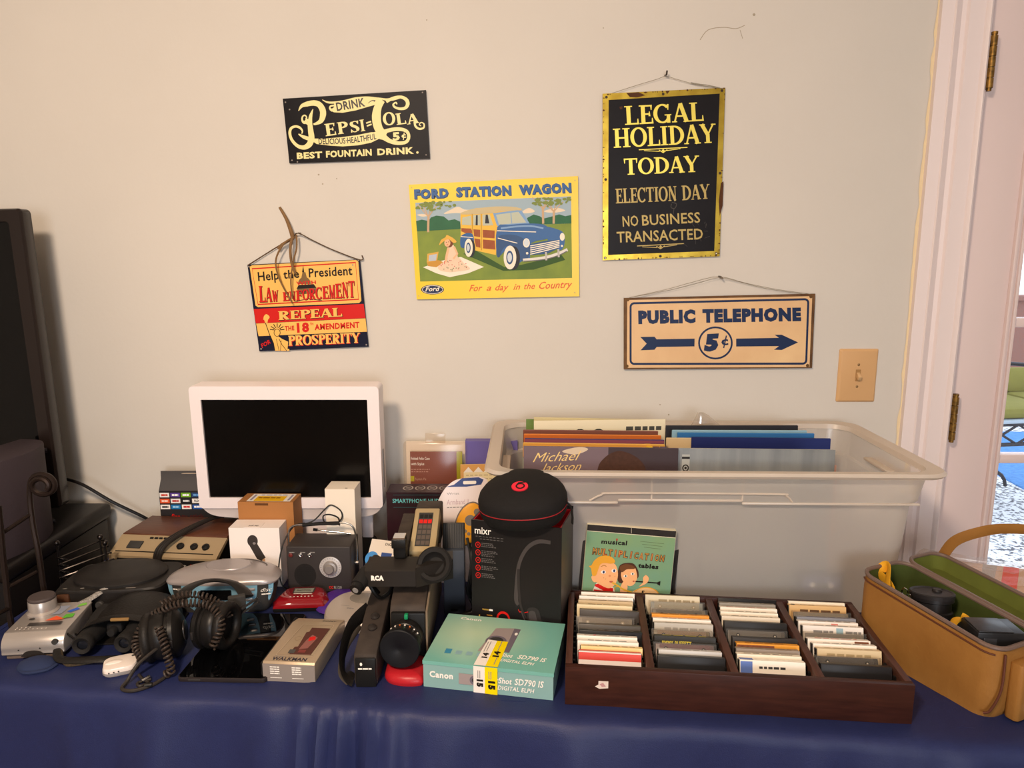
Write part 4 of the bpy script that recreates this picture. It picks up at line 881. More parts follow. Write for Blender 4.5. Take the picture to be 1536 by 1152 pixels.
# ---- tablet
t = thing('tablet', 'black glass tablet lying flat between the headphones and cassette player', 'tablet', on(-.622, 1.243), -1.5)
MB(mat('2a2424', .45)).prism(rr(0, 0, .168, .25, .009), 0, .0085, bev=.0015).build('body', t)
MB(mat('040405', .03, key='tablet_glass')).prism(rr(.002, .002, .166, .248, .008), .0085, .0093).build('screen', t)
MB(dgrey).box(.022, -.0008, .0035, .045, .001, .006, r=.0006).build('speaker_slot', t)
MB(mat('6a6260', .4)).box(.1669, .2, .003, .1684, .22, .006).build('button', t)

# ================================================================ middle of the table
# ---- silver and blue disc clock radio
t = thing('disc_clock_radio', 'pale blue and silver disc player with a domed lid behind the headphones', 'radio', on(-.643, 1.545), 1)
bluef = mat('79a6bd', .3, key='ice_blue_plastic'); lid = mat('a49c9b', .3, .3, key='lid_silver')
def cap_o(k, dy=0, w=1.0): 
    p = crv([(-.115*w, -.028), (-.06*w, -.042), (0, -.046), (.06*w, -.042), (.115*w, -.028), (.112*w, .03), (.06*w, .07), (0, .082), (-.06*w, .07), (-.112*w, .03)], 5, True)
    return [(x*k, y*k+dy) for x, y in p]
MB(dgrey).loft([[(x, y, z) for x, y in cap_o(k)] for k, z in ((.82, 0), (.9, .02), (.96, .05), (.97, .068))]).build('body', t)
fp = MB(bluef); w_ = [(-.116, -.029), (-.06, -.043), (0, -.0475), (.06, -.043), (.116, -.029)]; c5 = crv([(x, y, 0) for x, y in w_], 6); rng = []
for z, k in ((.001, .72), (.012, .82), (.03, .92), (.05, .985), (.068, 1.0)): rng.append([(x*k, y - .0 + (1-k)*.02, z) for x, y, _ in c5] + [(x*k*.98, y + .012 + (1-k)*.02, z) for x, y, _ in c5[::-1]])
fp.loft(rng, bluef); fpo = fp.build('front_panel', t)
MB(lid).loft([[(x, y, z) for x, y in cap_o(k)] for k, z in ((1.02, .067), (1.03, .071), (1.0, .0755), (.9, .08), (.72, .0845), (.5, .086), (.02, .0865))]).build('lid', t)
MB(lid).at((.0, .024, .0855)).loft([[(.05*k*math.cos(a*math.pi/18), .032*k*math.sin(a*math.pi/18), z) for a in range(36)] for k, z in ((1, -.003), (1, .001), (.96, .003), (.7, .002), (.02, .0015))]).build('disc_window', t)
MB(mat('5c5654', .4)).tube(crv([(-.075, -.012, .0815), (-.02, -.03, .0815), (.04, -.032, .0815), (.085, -.02, .08)], 6), .0016).tube(crv([(-.03, .064, .083), (.04, .06, .0835), (.085, .03, .0825), (.06, .0, .083)], 6), .0014).build('lid_groove', t)
for x in (-.085, .085): MB(chrome).ball((x, -.017, .08), .003).build('lid_button', t)
MB(gloss).at((-.005, -.0455, .048), (90, 0, 0)).prism(rr(-.034, -.011, .034, .011, .003), 0, .004).build('display', t)
for x, y, z in ((-.083, -.037, .056), (-.083, -.036, .044), (.07, -.0385, .057), (.067, -.0385, .045), (.064, -.0375, .033)):
    MB(silver).at((x, y, z), (90, 0, 14 if x > 0 else -14)).prism(rr(-.008, -.003, .008, .003, .0028), 0, .004, bev=.0008).build('button', t)
g = MB(paperw).face((.09, -.0385, .05), (1, .22, 0), (0, 0, 1), .03, .014); g.text('disc', (0, 0), (.8, .0), .6, paperw, 2, shear=.3); g.scrib(.05, -.5, .7, .2, paperw, 2, 2); g.face((-.102, -.0345, .054), (1, -.22, 0), (0, 0, 1), .014, .006).scrib(0, .2, .8, .5, paperw, 2, 1); g.build('print', t)

# ---- white dongle box with a pull tab
t = thing('dongle_box', 'small white box picturing a black dongle, pull tab on its top', 'box', on(-.667, 1.64), 0)
cw = mat('f2e8e2', .5, key='white_carton'); g = MB(cw).box(0, 0, 0, .119, .055, .147, cw)
g.face((0, 0, 0), (1, 0, 0), (0, 0, 1), .119, .147)
dk2 = mat('3a3432', .35)
g.poly([(q[0]/520*1.0, q[1]) for q in [(0, 0)]*0] or ell(.46, .78, .105, .1, 24, rot=20), dk2, 1); g.poly([(.37, .74), (.55, .73), (.7, .5), (.62, .44), (.53, .47)], dk2, 1); g.poly([(.63, .46), (.68, .49), (.69, .43), (.65, .41)], mat('c79a74', .4), 1); g.poly(ell(.49, .74, .03, .02), mat('8a8280', .3), 2)
g.build('carton', t)
g = MB(cw).box(.036, -.001, .147, .075, .03, .1485, cw); g.face((.036, -.001, .1486), (1, 0, 0), (0, 1, 0), .039, .031); g.text('pull tap', (.22, .3), (.8, .3), .22, mat('3a2a22', .5), 1, bold=.02); g.build('pull_tab', t)
# ---- kraft carton
t = thing('kraft_box', 'brown kraft cardboard box with a yellow label, in front of the monitor', 'box', on(-.665, 1.70), -1)
kr = mat('a8713f', .75, key='kraft_card', bump=.1, bscale=120); g = MB(kr).box(0, 0, 0, .135, .065, .19, kr)
g.face((0, 0, .19), (1, 0, 0), (0, 1, 0), .135, .065); g.rect(.14, .08, .93, .94, paperw, 1); g.rect(.26, .1, .8, .68, mat('eeb91c', .5), 2)
g.scrib(.3, .42, .7, .1, mat('8a5a18', .5), 3, 3); g.scrib(.3, .76, .78, .08, mat('8a8a9a', .5), 2, 4); g.rect(.18, .2, .22, .85, mat('9a93a8', .5), 2); g.rect(.86, .2, .9, .85, mat('9a93a8', .5), 2)
g.face((0, 0, 0), (1, 0, 0), (0, 0, 1), .135, .19); g.rect(.31, .955, .55, .985, mat('5e3a1c', .8), 1); g.build('carton', t)
# ---- tall white carton
t = thing('tall_white_box', 'tall narrow white box in front of the monitor screen', 'box', on(-.447, 1.68), -1)
g = MB(mat('efe3d2', .5)).box(0, 0, 0, .071, .062, .229); g.face((0, 0, .229), (1, 0, 0), (0, 1, 0), .071, .062).rect(.66, .1, .74, .16, dgrey, 1); g.build('carton', t)

# ---- white computer monitor
t = thing('monitor', 'white framed flat monitor with a blank black screen', 'monitor', on(-.557, 1.80), 0, rot=(2, 0, 0))
wm = mat('efe4e4', .3, key='white_gloss_plastic')
def ring(w0, w1, z0, z1, r_, y): return [(x, y, z) for x, z in rr(w0, z0, w1, z1, r_, 5)]
fr = MB(wm); A = (-.230, .232, .152, .466)
for x0, z0, x1, z1 in ((A[0], A[2], A[1], .190), (A[0], .437, A[1], A[3]), (A[0], A[2], A[0]+.027, A[3]), (A[1]-.028, A[2], A[1], A[3])): pass
out = ring(A[0], A[1], A[2], A[3], .01, -.03); inn = ring(A[0]+.0275, A[1]-.0285, .180, .433, .002, -.031)
out2 = ring(A[0]-.001, A[1]+.001, A[2]-.001, A[3]+.001, .011, -.022); out3 = ring(A[0], A[1], A[2], A[3], .011, .03); back = ring(A[0]+.06, A[1]-.06, A[2]+.05, A[3]-.06, .02, .065)
inn2 = [(x, -.024, z) for x, y, z in inn]
fr.loft([inn2, inn, out, out2, out3, back], wm, (0, 1)); fr.build('housing', t)
MB(gloss if 0 else mat('070606', .22, key='lcd_black')).box(A[0]+.026, -.025, .179, A[1]-.027, -.022, .434).build('screen', t)
ch = MB(mat('e2d6d2', .35)); P_ = crv([(A[0]+.002, 0), (A[0]+.03, -.022), (A[0]+.1, -.03), (0, -.034), (A[1]-.1, -.03), (A[1]-.03, -.022), (A[1]-.002, 0)], 5)
ch.at((0, -.024, .152), (90, 0, 0)).prism([(p[0], p[1]) for p in P_], -.045, 0, bev=.003); ch.build('speaker_bar', t)
MB(wm).box(-.1, .0, .0, .1, .03, .13, r=.005).box(.165, .02, .05, .195, .035, .13, r=.004).build('neck', t)
MB(black).prism(rr(-.14, -.02, .19, .12, .03), 0.006, .018, bev=.003).build('foot', t)
MB(grey).box(A[1]+.0005, -.01, .2, A[1]+.0025, .0, .3, r=.0008).build('side_buttons', t)

# ---- small emergency radio with carrying handle
t = thing('mini_radio', 'small black radio with a silver tuning dial and wire carrying handle', 'radio', on(-.523, 1.603), 0)
rm = mat('35302f', .5, key='charcoal_case', bump=.15, bscale=600); g = MB(rm).box(0, 0, .003, .15, .085, .116, r=.004, seg=3)
g.face((0, -.0002, .003), (1, 0, 0), (0, 0, 1), .15, .113)
g.poly(ell(.28, .38, .17, .25, 36), mat('1c1918', .7), 1)
for i in range(-5, 6):
    for j in range(-5, 6):
        if i*i+j*j < 26: g.poly(ell(.28+i*.028, .38+j*.04, .007, .009, 6), mat('0d0c0c', .8), 2)
g.text('CC', (.64, .08), (.71, .08), .062, red, 1, bold=.04); g.text('R120', (.72, .08), (.84, .08), .062, grey, 1, bold=.03)
for x in (.07, .24, .39): g.scrib(x-.02, .865, x+.06, .02, grey, 1, 2, int(x*100))
g.build('case', t)
dl = MB(mat('c9c4c2', .35, .3)).at((.102, -.0005, .066), (90, 0, 0)); dl.lathe([(.0255, 0), (.0255, .002), (.024, .0026), (.002, .0026)], n=40); dl.M = dl.M @ MX.Translation((0, 0, .0027))
for i in range(24): a = 2*math.pi*i/24; dl.line([(.0205*math.cos(a), .0205*math.sin(a)), (.0235*math.cos(a), .0235*math.sin(a))], .0006, dk, 1)
do = dl.build('tuning_dial', t)
MB(mat('a39c98', .38, .55, key='brushed_knob')).at((.102, -.003, .066), (90, 0, 0)).lathe([(.0165, 0), (.0165, .002), (.0155, .008), (.011, .009), (.0105, .014), (.009, .0155), (.002, .0155)], n=30).build('tuning_knob', do)
for x, c_ in ((.011, red), (.034, chrome), (.055, chrome)):
    j_ = MB(mat('6e2a26', .4) if c_ is red else chrome).at((x, -.0005, .0955), (90, 0, 0)).lathe([(.0048, 0), (.0048, .002), (.003, .003), (.0028, .001), (.001, .001)], n=18); j_.build('jack', t)
hd = MB(mat('a8a29c', .25, .9)); hp = [(-.004, .04, .06), (-.005, .04, .11), (-.002, .04, .142), (.012, .04, .152), (.03, .04, .153)]
hd.tube(crv(hp, 6), .0022).tube(crv([(.154, .04, .06), (.155, .04, .11), (.15, .04, .145), (.136, .04, .157), (.115, .04, .158)], 6), .0022).cyl((-.008, .04, .06), (.001, .04, .06), .005).cyl((.149, .04, .06), (.158, .04, .06), .005); hd.build('handle', t)
MB(rubber).tube([(.03, .04, .153), (.07, .04, .1565), (.118, .04, .158)], .0045).build('handle_grip', t)
MB(chrome).cyl((.05, .07, .13), (.135, .072, .119), .002).cyl((.046, .07, .1306), (.056, .07, .1292), .0035, black).build('antenna', t)
MB(black).tube(crv([(.02, .05, .149), (.05, .06, .156), (.075, .07, .18), (.09, .075, .19), (.112, .072, .178), (.116, .07, .16), (.1, .07, .145), (.075, .072, .147), (.07, .075, .162), (.085, .076, .166), (.106, .074, .158), (.108, .072, .14)], 6), .0017).tube(crv([(.03, .06, .15), (.005, .05, .145), (-.015, .03, .11), (-.022, .01, .06), (-.012, -.005, .025), (-.0, .0, .012)], 6), .0017).build('aerial_wire', t)

# ---- red handheld game
t = thing('red_game', 'glossy red hexagonal handheld electronic game in front of the mini radio', 'game', on(-.473, 1.548), 4)
rg_ = mat('84101a', .12, key='glossy_red', coat=.5)
hx = [(-.058, -.035), (.054, -.035), (.062, -.01), (.05, .035), (.03, .046), (-.034, .046), (-.052, .035), (-.064, -.01)]
MB(black).loft([[(x*k, y*k, z) for x, y in hx] for k, z in ((.97, 0), (1, .004), (1, .009))], sm=False).build('base', t)
MB(rg_).loft([[(x*k, y*k+dy, z) for x, y in hx] for k, dy, z in ((1, 0, .009), (.98, 0, .013), (.8, .002, .024), (.74, .002, .0255))]).build('shell', t)
g = MB(mat('9a9488', .3)); g.face((-.0, .002, .0255), (1, 0, 0), (0, 1, 0), .01, .01); g.rect(-2.4, .4, 2.4, 2.9, dgrey, 1); g.rect(-2.1, .7, 2.1, 2.6, mat('8e9084', .2), 2); g.text('PHOTON', (-1.6, 1.2), (1.5, 1.2), .8, dk, 3, bold=.02)
g.rect(-2, -.1, 2, .15, paperw, 2); g.line([(-.3, -.7), (.2, -.2), (2.2, -.3)], .12, paperw, 2)
for i in range(7): g.poly(ell(-2.4+.8*i, -1.4, .2, .16, 8), paperw, 2)
g.build('display', t)
for sx in (-1, 1):
    for k in range(3): MB(mat('d8a0a0', .2)).ball((sx*(.05-.004*k), .0+.013*k, .0175), .0032, z0=0).build('button', t)

# ---- silver disc player, purple pouch
b = MB(mat('4b2a86', .35, key='purple_satin')); b.loft([[(x*k, y*k, z) for x, y in ell(0, 0, .05, .065, 24)] for k, z in ((.9, 0), (1, .005), (.9, .011), (.4, .014))])
solo(b, 'purple_pouch', 'shiny purple pouch half hidden behind the silver disc player', 'pouch', on(-.39, 1.555), -20)
t = thing('disc_player', 'round-backed silver portable disc player behind the cassette player', 'disc player', on(-.338, 1.5), -12)
op = crv([(-.03, -.078), (.045, -.078), (.062, -.04), (.068, .01), (.05, .055), (0, .073), (-.05, .055), (-.068, .01), (-.058, -.045)], 5, True)
sp_ = mat('b8aca2', .35, .25, key='champagne_plastic')
MB(sp_).loft([[(x*k, y*k, z) for x, y in op] for k, z in ((.95, 0), (1, .006), (1, .014))]).build('body', t)
MB(sp_).loft([[(x*k, y*k, z) for x, y in op] for k, z in ((1.0, .0145), (.99, .02), (.94, .024), (.2, .0255))]).build('lid', t)
MB(mat('8f8880', .25, .3)).at((.005, .03, .0245)).loft([[(.036*k*math.cos(a*math.pi/16), .026*k*math.sin(a*math.pi/16), z) for a in range(32)] for k, z in ((1, 0), (1, .0016), (.9, .0024), (.02, .0024))]).build('disc_window', t)
g = MB(dgrey).face((0, 0, .0252), (1, 0, 0), (0, 1, 0), .01, .01); g.line([(-3.4, -1.2), (4.0, -1.2)], .14, grey, 1); g.scrib(-1.6, -2.4, 0, .5, grey, 1, 2); g.build('print', t)
MB(chrome).box(-.03, -.08, .004, .02, -.074, .012, r=.002).build('latch', t)

# ---- boxy cassette player
t = thing('cassette_player', 'champagne-coloured cassette player with a clear window, lying in front of the camcorder', 'cassette player', on(-.462, 1.247), -4.5)
cp = mat('b39f86', .38, .35, key='champagne_metal', bump=.05, bscale=300)
g = MB(cp); extx(g, [(0, 0), (0, .034), (.004, .038), (.15, .038), (.182, .03), (.182, 0)], 0, .099, cp, .0012)
g.face((0, 0, .0382), (1, 0, 0), (0, 1, 0), .099, .15)
g.text('SONY', (.62, 1.035), (.86, 1.035), .05, dgrey, 3, bold=.02) if 0 else None
g.line([(.16, .17), (.88, .17), (.9, .95), (.26, .95)], .008, mat('d9c8ae', .35, .3), 1, closed=True); g.line([(.175, .18), (.875, .18), (.885, .94), (.27, .94)], .006, mat('7f6f5b', .4), 1, closed=True)
g.text('WALKMAN', (.14, .05), (.8, .05), .075, mat('2e2c3a', .4), 1, bold=.03); g.scrib(.16, .135, .36, .012, grey, 1, 2)
g.line(ell(.36, .58, .06, .05, 20), .006, mat('8d7d66', .4), 1, closed=True)
g.rect(.4, .2, .5, .215, paperw, 2)
g.face((0, -.0002, 0), (1, 0, 0), (0, 0, 1), .099, .036); g.rect(.0, 0, .999, .98, mat('8a8079', .45), 1)
for x in (.14, .56): [g.scrib(x, .78-.12*i, x+.18, .06, paperw, 2, 2, i+int(x*9)) for i in range(4)]; g.rect(x, .2, x+.22, .23, paperw, 2)
g.build('body', t)
g = MB(cp); g.M = MX.Translation((0, .15, .0382)) @ Euler((R(-14), 0, 0)).to_matrix().to_4x4(); g.text('SONY', (.058, .012), (.088, .012), .008, dgrey, 1, bold=.03); g.build('name_print', t)
win = MB(mat('5a3a34', .1, key='smoked_window')).at((0, 0, .0382)).prism([(.04, .03), (.081, .03), (.086, .128), (.049, .128), (.049, .112), (.044, .11), (.047, .056), (.041, .054)], 0, .0012); wo = win.build('cassette_window', t)
g = MB(mat('a03c38', .4)).at((0, 0, .0396)); g.M = MX.Translation((0, 0, .0396)); g.poly([(.052, .045), (.068, .05), (.074, .09), (.06, .1), (.055, .08)], mat('8d5a54', .4), 1); g.poly([(.06, .075), (.072, .082), (.068, .095), (.058, .09)], red, 2); g.rect(.054, .034, .068, .044, mat('7a3a34', .4), 2); g.rect(.036, .031, .048, .044, mat('4a4a48', .4), 1); g.build('cassette_print', wo)
MB(black).box(-.006, .004, .004, 0, .18, .034, r=.002).build('side_strip', t)
for y in (.07, .085, .1): MB(grey).box(-.009, y, .014, -.005, y+.01, .026, r=.001).build('button', t)

# ---- camcorder
t = thing('camcorder', 'big black shoulder camcorder lying with its lens toward the table edge', 'camcorder', on(-.2, 1.24), 0)
tp = mat('453a32', .6, key='dusty_taupe', var=.35, vscale=40, vcol='2c2521'); sidem = mat('7a6a58', .5, key='brown_side_panel')
extx(MB(tp), [(.07, .015), (.07, .106), (.08, .118), (.16, .142), (.36, .158), (.36, .015)], -.034, .034, tp, .003).build('body', t)
MB(black).box(-.032, .062, .02, .034, .074, .106, r=.003).build('lens_mount_plate', t)
extx(MB(sidem), [(.062, .016), (.066, .108), (.2, .148), (.34, .153), (.34, .02)], .0345, .0385, sidem, .0008).build('side_panel', t)
lens = MB(mat('221f1e', .35)); lens.M = MX.Translation((.0, .07, .064)) @ Euler((R(90-1), 0, R(-6))).to_matrix().to_4x4()
lens.lathe([(.026, 0), (.028, .006), (.032, .012), (.0325, .03), (.031, .031), (.031, .035), (.0335, .036), (.0345, .05), (.036, .052), (.036, .064)], n=40, cap=(0, 0)); lo = lens.build('lens_barrel', t)
g = MB(mat('e8e0d4', .5)); M0 = lens.M
for i in range(7):
    a = R(35+16*i); g.M = M0 @ Euler((0, 0, a)).to_matrix().to_4x4() @ MX.Translation((.0338, 0, .04)) @ Euler((0, R(90), 0)).to_matrix().to_4x4(); g.box(-.0012, -.0014, 0, .0012, .0014, .0012, mat('d9743a', .5) if i in (2, 4) else paperw)
g.build('lens_scale', lo)
g = MB(mat('121317', .5)); g.M = M0 @ MX.Translation((0, 0, .0635)); g.lathe([(.0365, -.006), (.0375, -.004), (.0375, .003), (.036, .0045), (.006, .0048), (.005, .004), (.001, .004)], n=40); g.build('lens_cap', lo)
MB(mat('1f8a5a', .4)).box(-.004, .048, .1, .003, .057, .11, r=.0015).build('focus_tab', t)
# grip
gm = mat('3c332d', .65, key='dusty_grip', var=.3, vscale=50, vcol='2a231f')
extx(MB(gm), [(-.01, .004), (-.012, .058), (-.008, .064), (.13, .098), (.2, .104), (.2, .02), (.02, .0)], -.088, -.046, gm, .004).build('grip', t)
g = MB(black); g.box(-.086, -.015, .0, -.048, -.01, .058, r=.004); g.face((-.086, -.0152, .0), (1, 0, 0), (0, 0, 1), .038, .058); g.scrib(.15, .62, .8, .05, paperw, 1, 2); g.poly(ell(.3, .8, .06, .06, 10), paperw, 1); g.build('grip_front', t)
for y, z in ((.085, .0878), (.055, .0805)): MB(mat('2a2523', .35)).at((-.066, y, z), (14, 0, 0)).lathe([(.009, 0), (.009, .002), (.007, .0025), (.006, .0035), (.001, .004)], n=20).build('button', t)
MB(leatherb).tube(crv([(-.086, .12, .085), (-.112, .08, .07), (-.118, .03, .045), (-.11, -.005, .025), (-.092, -.006, .01)], 6), .017, flat=.16, up=(1, 0, .2)).build('hand_strap', t)
MB(mat('3a332c', .6)).tube(crv([(-.1, .1, .06), (-.118, .05, .04), (-.116, 0, .02), (-.1, -.012, .006)], 6), .006, flat=.4).build('strap_buckle', t)
MB(black).tube(crv([(-.07, .15, .105), (-.085, .14, .13), (-.083, .12, .14), (-.07, .115, .12), (-.06, .13, .105), (-.045, .15, .115), (-.05, .17, .15)], 6), .0042).build('microphone_lead', t)
# viewfinder bar with maker's name
vf = MB(mat('26221f', .45, key='viewfinder_black')); extx(vf, [(.08, .152), (.08, .183), (.085, .187), (.13, .192), (.135, .188), (.135, .155), (.13, .15)], -.082, .016, vf.m, .0015); vf.face((-.082, .0798, .153), (1, 0, 0), (0, 0, 1), .098, .03)
vf.text('RCA', (.12, .38), (.37, .38), .34, paperw, 1, bold=.08); vf.build('viewfinder', t)
ee = MB(vf.m); ee.loft([[(x, y, z) for x, y in ((.016, .08), (.016, .135), (.08, .165), (.084, .12))] for z in (.15, .19)], sm=False); ee.at((.052, .115, .178), (58, 0, -8)).lathe([(.024, -.02), (.03, -.005), (.034, .012), (.035, .022), (.031, .027), (.024, .025), (.02, .012), (.016, .008), (.001, .008)], rubber, n=28); ee.build('eyepiece', t)
mc = MB(vf.m).cyl((-.083, .105, .17), (-.068, .14, .18), .013, n=20).cyl((-.094, .072, .157), (-.083, .105, .17), .0145, rubber, n=20).cyl((-.097, .063, .153), (-.094, .072, .157), .0125, black, n=20); mc.cyl((-.0975, .0615, .1525), (-.097, .063, .153), .006, grey, n=12); mc.build('microphone', t)
# carrying handle with accessory shoe, beige control panel
extx(MB(tp), [(.13, .15), (.13, .205), (.2, .222), (.27, .23), (.27, .215), (.21, .207), (.16, .195), (.16, .15)], -.034, -.008, tp, .002).build('handle', t)
MB(black).box(-.033, .115, .192, -.007, .14, .238, r=.006).box(-.034, .105, .218, -.006, .115, .236, r=.002).build('accessory_shoe', t)
MB(chrome).box(-.031, .108, .236, -.009, .135, .239).build('shoe_plate', t)
pn = MB(mat('a8946f', .5, key='beige_panel')); bs = MX.Translation((.0, .145, .19)) @ Euler((R(24), 0, 0)).to_matrix().to_4x4(); pn.M = bs; pn.box(-.006, 0, -.02, .047, .125, .008, r=.004); pn.face((.0, .012, .0081), (1, 0, 0), (0, 1, 0), .04, .1, bs)
pn.rect(.1, .02, .85, .98, dgrey, 1)
for r_ in range(6):
    for c_ in range(3): pn.rect(.16+.23*c_, .06+.15*r_, .35+.23*c_, .17+.15*r_, red if r_ == 4 else (black if r_ == 5 else mat('5b5048', .5)), 2)
pn.build('control_panel', t)
MB(tp).box(-.01, .27, .16, .045, .34, .236, r=.004).build('rear_housing', t)

# ---- upright ribbed battery charger
t = thing('battery_charger', 'black ribbed camcorder charger standing upright beside the headphone carton', 'charger', on(-.127, 1.50), 2)
sg = mat('3d4149', .5, key='slate_plastic'); MB(sg).box(-.022, 0, 0, .024, .06, .15, r=.003).build('body', t)
rb = MB(mat('2f2c29', .5)); rb.at((0, .012, .15), (-22, 0, 0)); rb.box(-.024, 0, -.01, .024, .035, .055, r=.002)
for i in range(9): rb.box(-.021+.005*i, -.0025, .0, -.0185+.005*i, .001, .052)
rb.build('ribbed_head', t)
MB(black).at((0, -.001, .012), (90, 0, 0)).prism(ell(0, 0, .008, .003), -.001, .0012).build('socket', t)
lead = MB(black)
for i in range(7):
    a = i*.9; lead.tube(crv([(.03+.004*i, .02, .17-.012*i), (.038+.003*i, .0-.003*i, .12), (.032+.004*math.sin(a), -.01+.002*i, .06), (.045+.005*math.cos(a), -.004*i+.01, .015), (.02-.006*i, -.02, .006)], 5), .003, n=6)
lead.build('power_lead', t)

# ---- red leather pouch, camera carton
b = MB(mat('b02028', .35, key='red_leather', bump=.15, bscale=220)); o = crv([(-.038, .0), (-.03, -.022), (-.005, -.034), (.03, -.034), (.038, -.02), (.038, .045), (-.03, .045)], 5, True)
b.loft([[(x*k, y*k, z) for x, y in o] for k, z in ((.95, 0), (1, .005), (1, .008), (.93, .015), (.75, .0195), (.02, .021))]); solo(b, 'red_case', 'red leather pouch under the camcorder lens, by the turquoise carton', 'pouch', on(-.2, 1.262))
t = thing('camera_carton', 'turquoise digital camera carton with white and yellow price stickers', 'box', on(-.162, 1.229), -10.5)
m = bpy.data.materials.new('turquoise_print'); m.use_nodes = True; nt = m.node_tree; pb = nt.nodes['Principled BSDF']; pb.inputs['Roughness'].default_value = .22
tc = nt.nodes.new('ShaderNodeTexCoord'); mp = nt.nodes.new('ShaderNodeMapping'); mp.inputs['Location'].default_value = (-.07, -.12, 0); mp.inputs['Scale'].default_value = (7, 9, 1)
gr = nt.nodes.new('ShaderNodeTexGradient'); gr.gradient_type = 'SPHERICAL'; rp = nt.nodes.new('ShaderNodeValToRGB')
mp.inputs['Location'].default_value = (-.5, -1.0, 0)
rp.color_ramp.elements[0].color = (*lin('74b0a4'), 1); rp.color_ramp.elements[1].color = (*lin('b9cfae'), 1)
nt.links.new(tc.outputs['Object'], mp.inputs[0]); nt.links.new(mp.outputs[0], gr.inputs[0]); nt.links.new(gr.outputs[0], rp.inputs[0]); nt.links.new(rp.outputs[0], pb.inputs['Base Color'])
tq = m; tqs = mat('86aaa6', .35, key='turquoise_side')
g = MB(tqs).box(0, 0, 0, .239, .178, .046, tqs); g.box(-.001, -.001, .0455, .240, .179, .0525, tq)
g.face((0, 0, .0526), (1, 0, 0), (0, 1, 0), .239, .178); sil = mat('b2a3a0', .35, .3); sil2 = mat('7d7480', .35, .3)
g.text('Canon', (.12, .9), (.3, .89), .05, paperw, 1, bold=.03)
g.poly([(.38, .27), (.45, .77), (.6, .8), (.585, .3)], sil, 1); g.poly([(.585, .3), (.6, .8), (.655, .79), (.625, .29)], sil2, 1); g.poly(ell(.49, .5, .085, .11, 26), sil2, 2); g.poly(ell(.49, .5, .06, .08, 26), dgrey, 3); g.poly(ell(.63, .68, .012, .03), paperw, 2)
for i in range(5): g.rect(.13+.085*i, .17, .18+.085*i, .24 if i else .26, mat('3b86a8', .4) if i == 0 else mat('86aab0', .4), 1)
g.text('PowerShot', (.45, .22), (.66, .2), .065, paperw, 1, bold=.02, shear=.2); g.text('SD790 IS', (.7, .2), (.92, .18), .075, paperw, 1, bold=.02, shear=.2); g.text('DIGITAL ELPH', (.58, .12), (.84, .1), .05, paperw, 1, bold=.015, shear=.2)
g.face((0, -.0012, 0), (1, 0, 0), (0, 0, 1), .239, .0525)
g.text('Canon', (.05, .4), (.235, .4), .24, paperw, 1, bold=.04); g.rect(.28, .26, .42, .66, sil, 1); g.poly(ell(.4, .45, .035, .17), sil2, 2); g.poly(ell(.4, .45, .018, .09), dgrey, 3)
g.text('PowerShot', (.44, .44), (.69, .44), .22, paperw, 1, bold=.02, shear=.2); g.text('SD790 IS', (.71, .44), (.93, .44), .24, paperw, 1, bold=.02, shear=.2); g.text('DIGITAL ELPH', (.58, .2), (.86, .2), .16, paperw, 1, bold=.015, shear=.2)
g.build('carton', t)
yl = mat('f0d500', .45, key='yellow_sticker'); st = MB(paperw); st.face((0, 0, .0527), (1, 0, 0), (0, 1, 0), .239, .178)
st.poly([(.395, .0), (.49, .0), (.5, .5), (.425, .51), (.41, .3)], mat('ece3da', .5), 4); st.poly([(.485, .0), (.58, .0), (.59, .5), (.5, .5)], yl, 4)
st.text('14', (.475, .14), (.477, .24), .045, dk, 6, bold=.08) ; st.text('14', (.56, .18), (.562, .29), .05, dk, 6, bold=.08); [st.line([(x, y), (x+.006, y+.2)], .006, grey, 5) for x, y in ((.43, .26), (.45, .27), (.535, .3), (.545, .04))]
st.face((0, -.0013, 0), (1, 0, 0), (0, 0, 1), .239, .0525); st.rect(.395, .0, .485, 1.0, mat('ece3da', .5), 4); st.rect(.482, .0, .58, 1.0, yl, 4)
st.text('15', (.42, .52), (.42, .24), .05, dk, 6, bold=.08); st.text('15', (.508, .5), (.508, .18), .055, dk, 6, bold=.08); [st.line([(x, .56), (x, .85)], .006, grey, 5) for x in (.43, .445, .515, .53)]
st.build('price_sticker', t)

# ---- headphone carton with red lining, case on top
t = thing('headphone_carton', 'tall black headphone carton with red lining and a headphone picture', 'box', on(-.083, 1.42), -15.5)
W, Dp, Hh = .188, .12, .25; bc = mat('1d1b1b', .35, key='black_print_carton'); rl = mat('d8202a', .5, key='red_lining'); gy = mat('5c5856', .5)
g = MB(bc)
g.box(0, 0, 0, W, .003, Hh, bc).box(0, Dp-.003, 0, W, Dp, Hh+.006, bc).box(0, .003, 0, .003, Dp-.003, Hh, bc).box(W-.003, .003, 0, W, Dp-.003, Hh, mat('4b4340', .4)).box(.003, .003, 0, W-.003, Dp-.003, .004, bc)
g.box(.0031, .0031, .05, .0045, Dp-.0031, Hh-.001, rl).box(W-.0045, .0031, .05, W-.0031, Dp-.0031, Hh-.001, rl).box(.004, Dp-.0045, .05, W-.004, Dp-.0031, Hh-.001, rl).box(.004, .0031, .05, W-.004, .0045, Hh-.001, rl)
g.box(.004, .004, Hh-.045, W-.004, Dp-.004, Hh-.04, rl)
g.face((0, -.0001, 0), (1, 0, 0), (0, 0, 1), W, Hh)
g.text('mixr', (.04, .885), (.225, .885), .06, paperw, 1, bold=.008)
g.scrib(.05, .86, .38, .006, gy, 1, 9); g.scrib(.1, .84, .36, .006, gy, 1, 7)
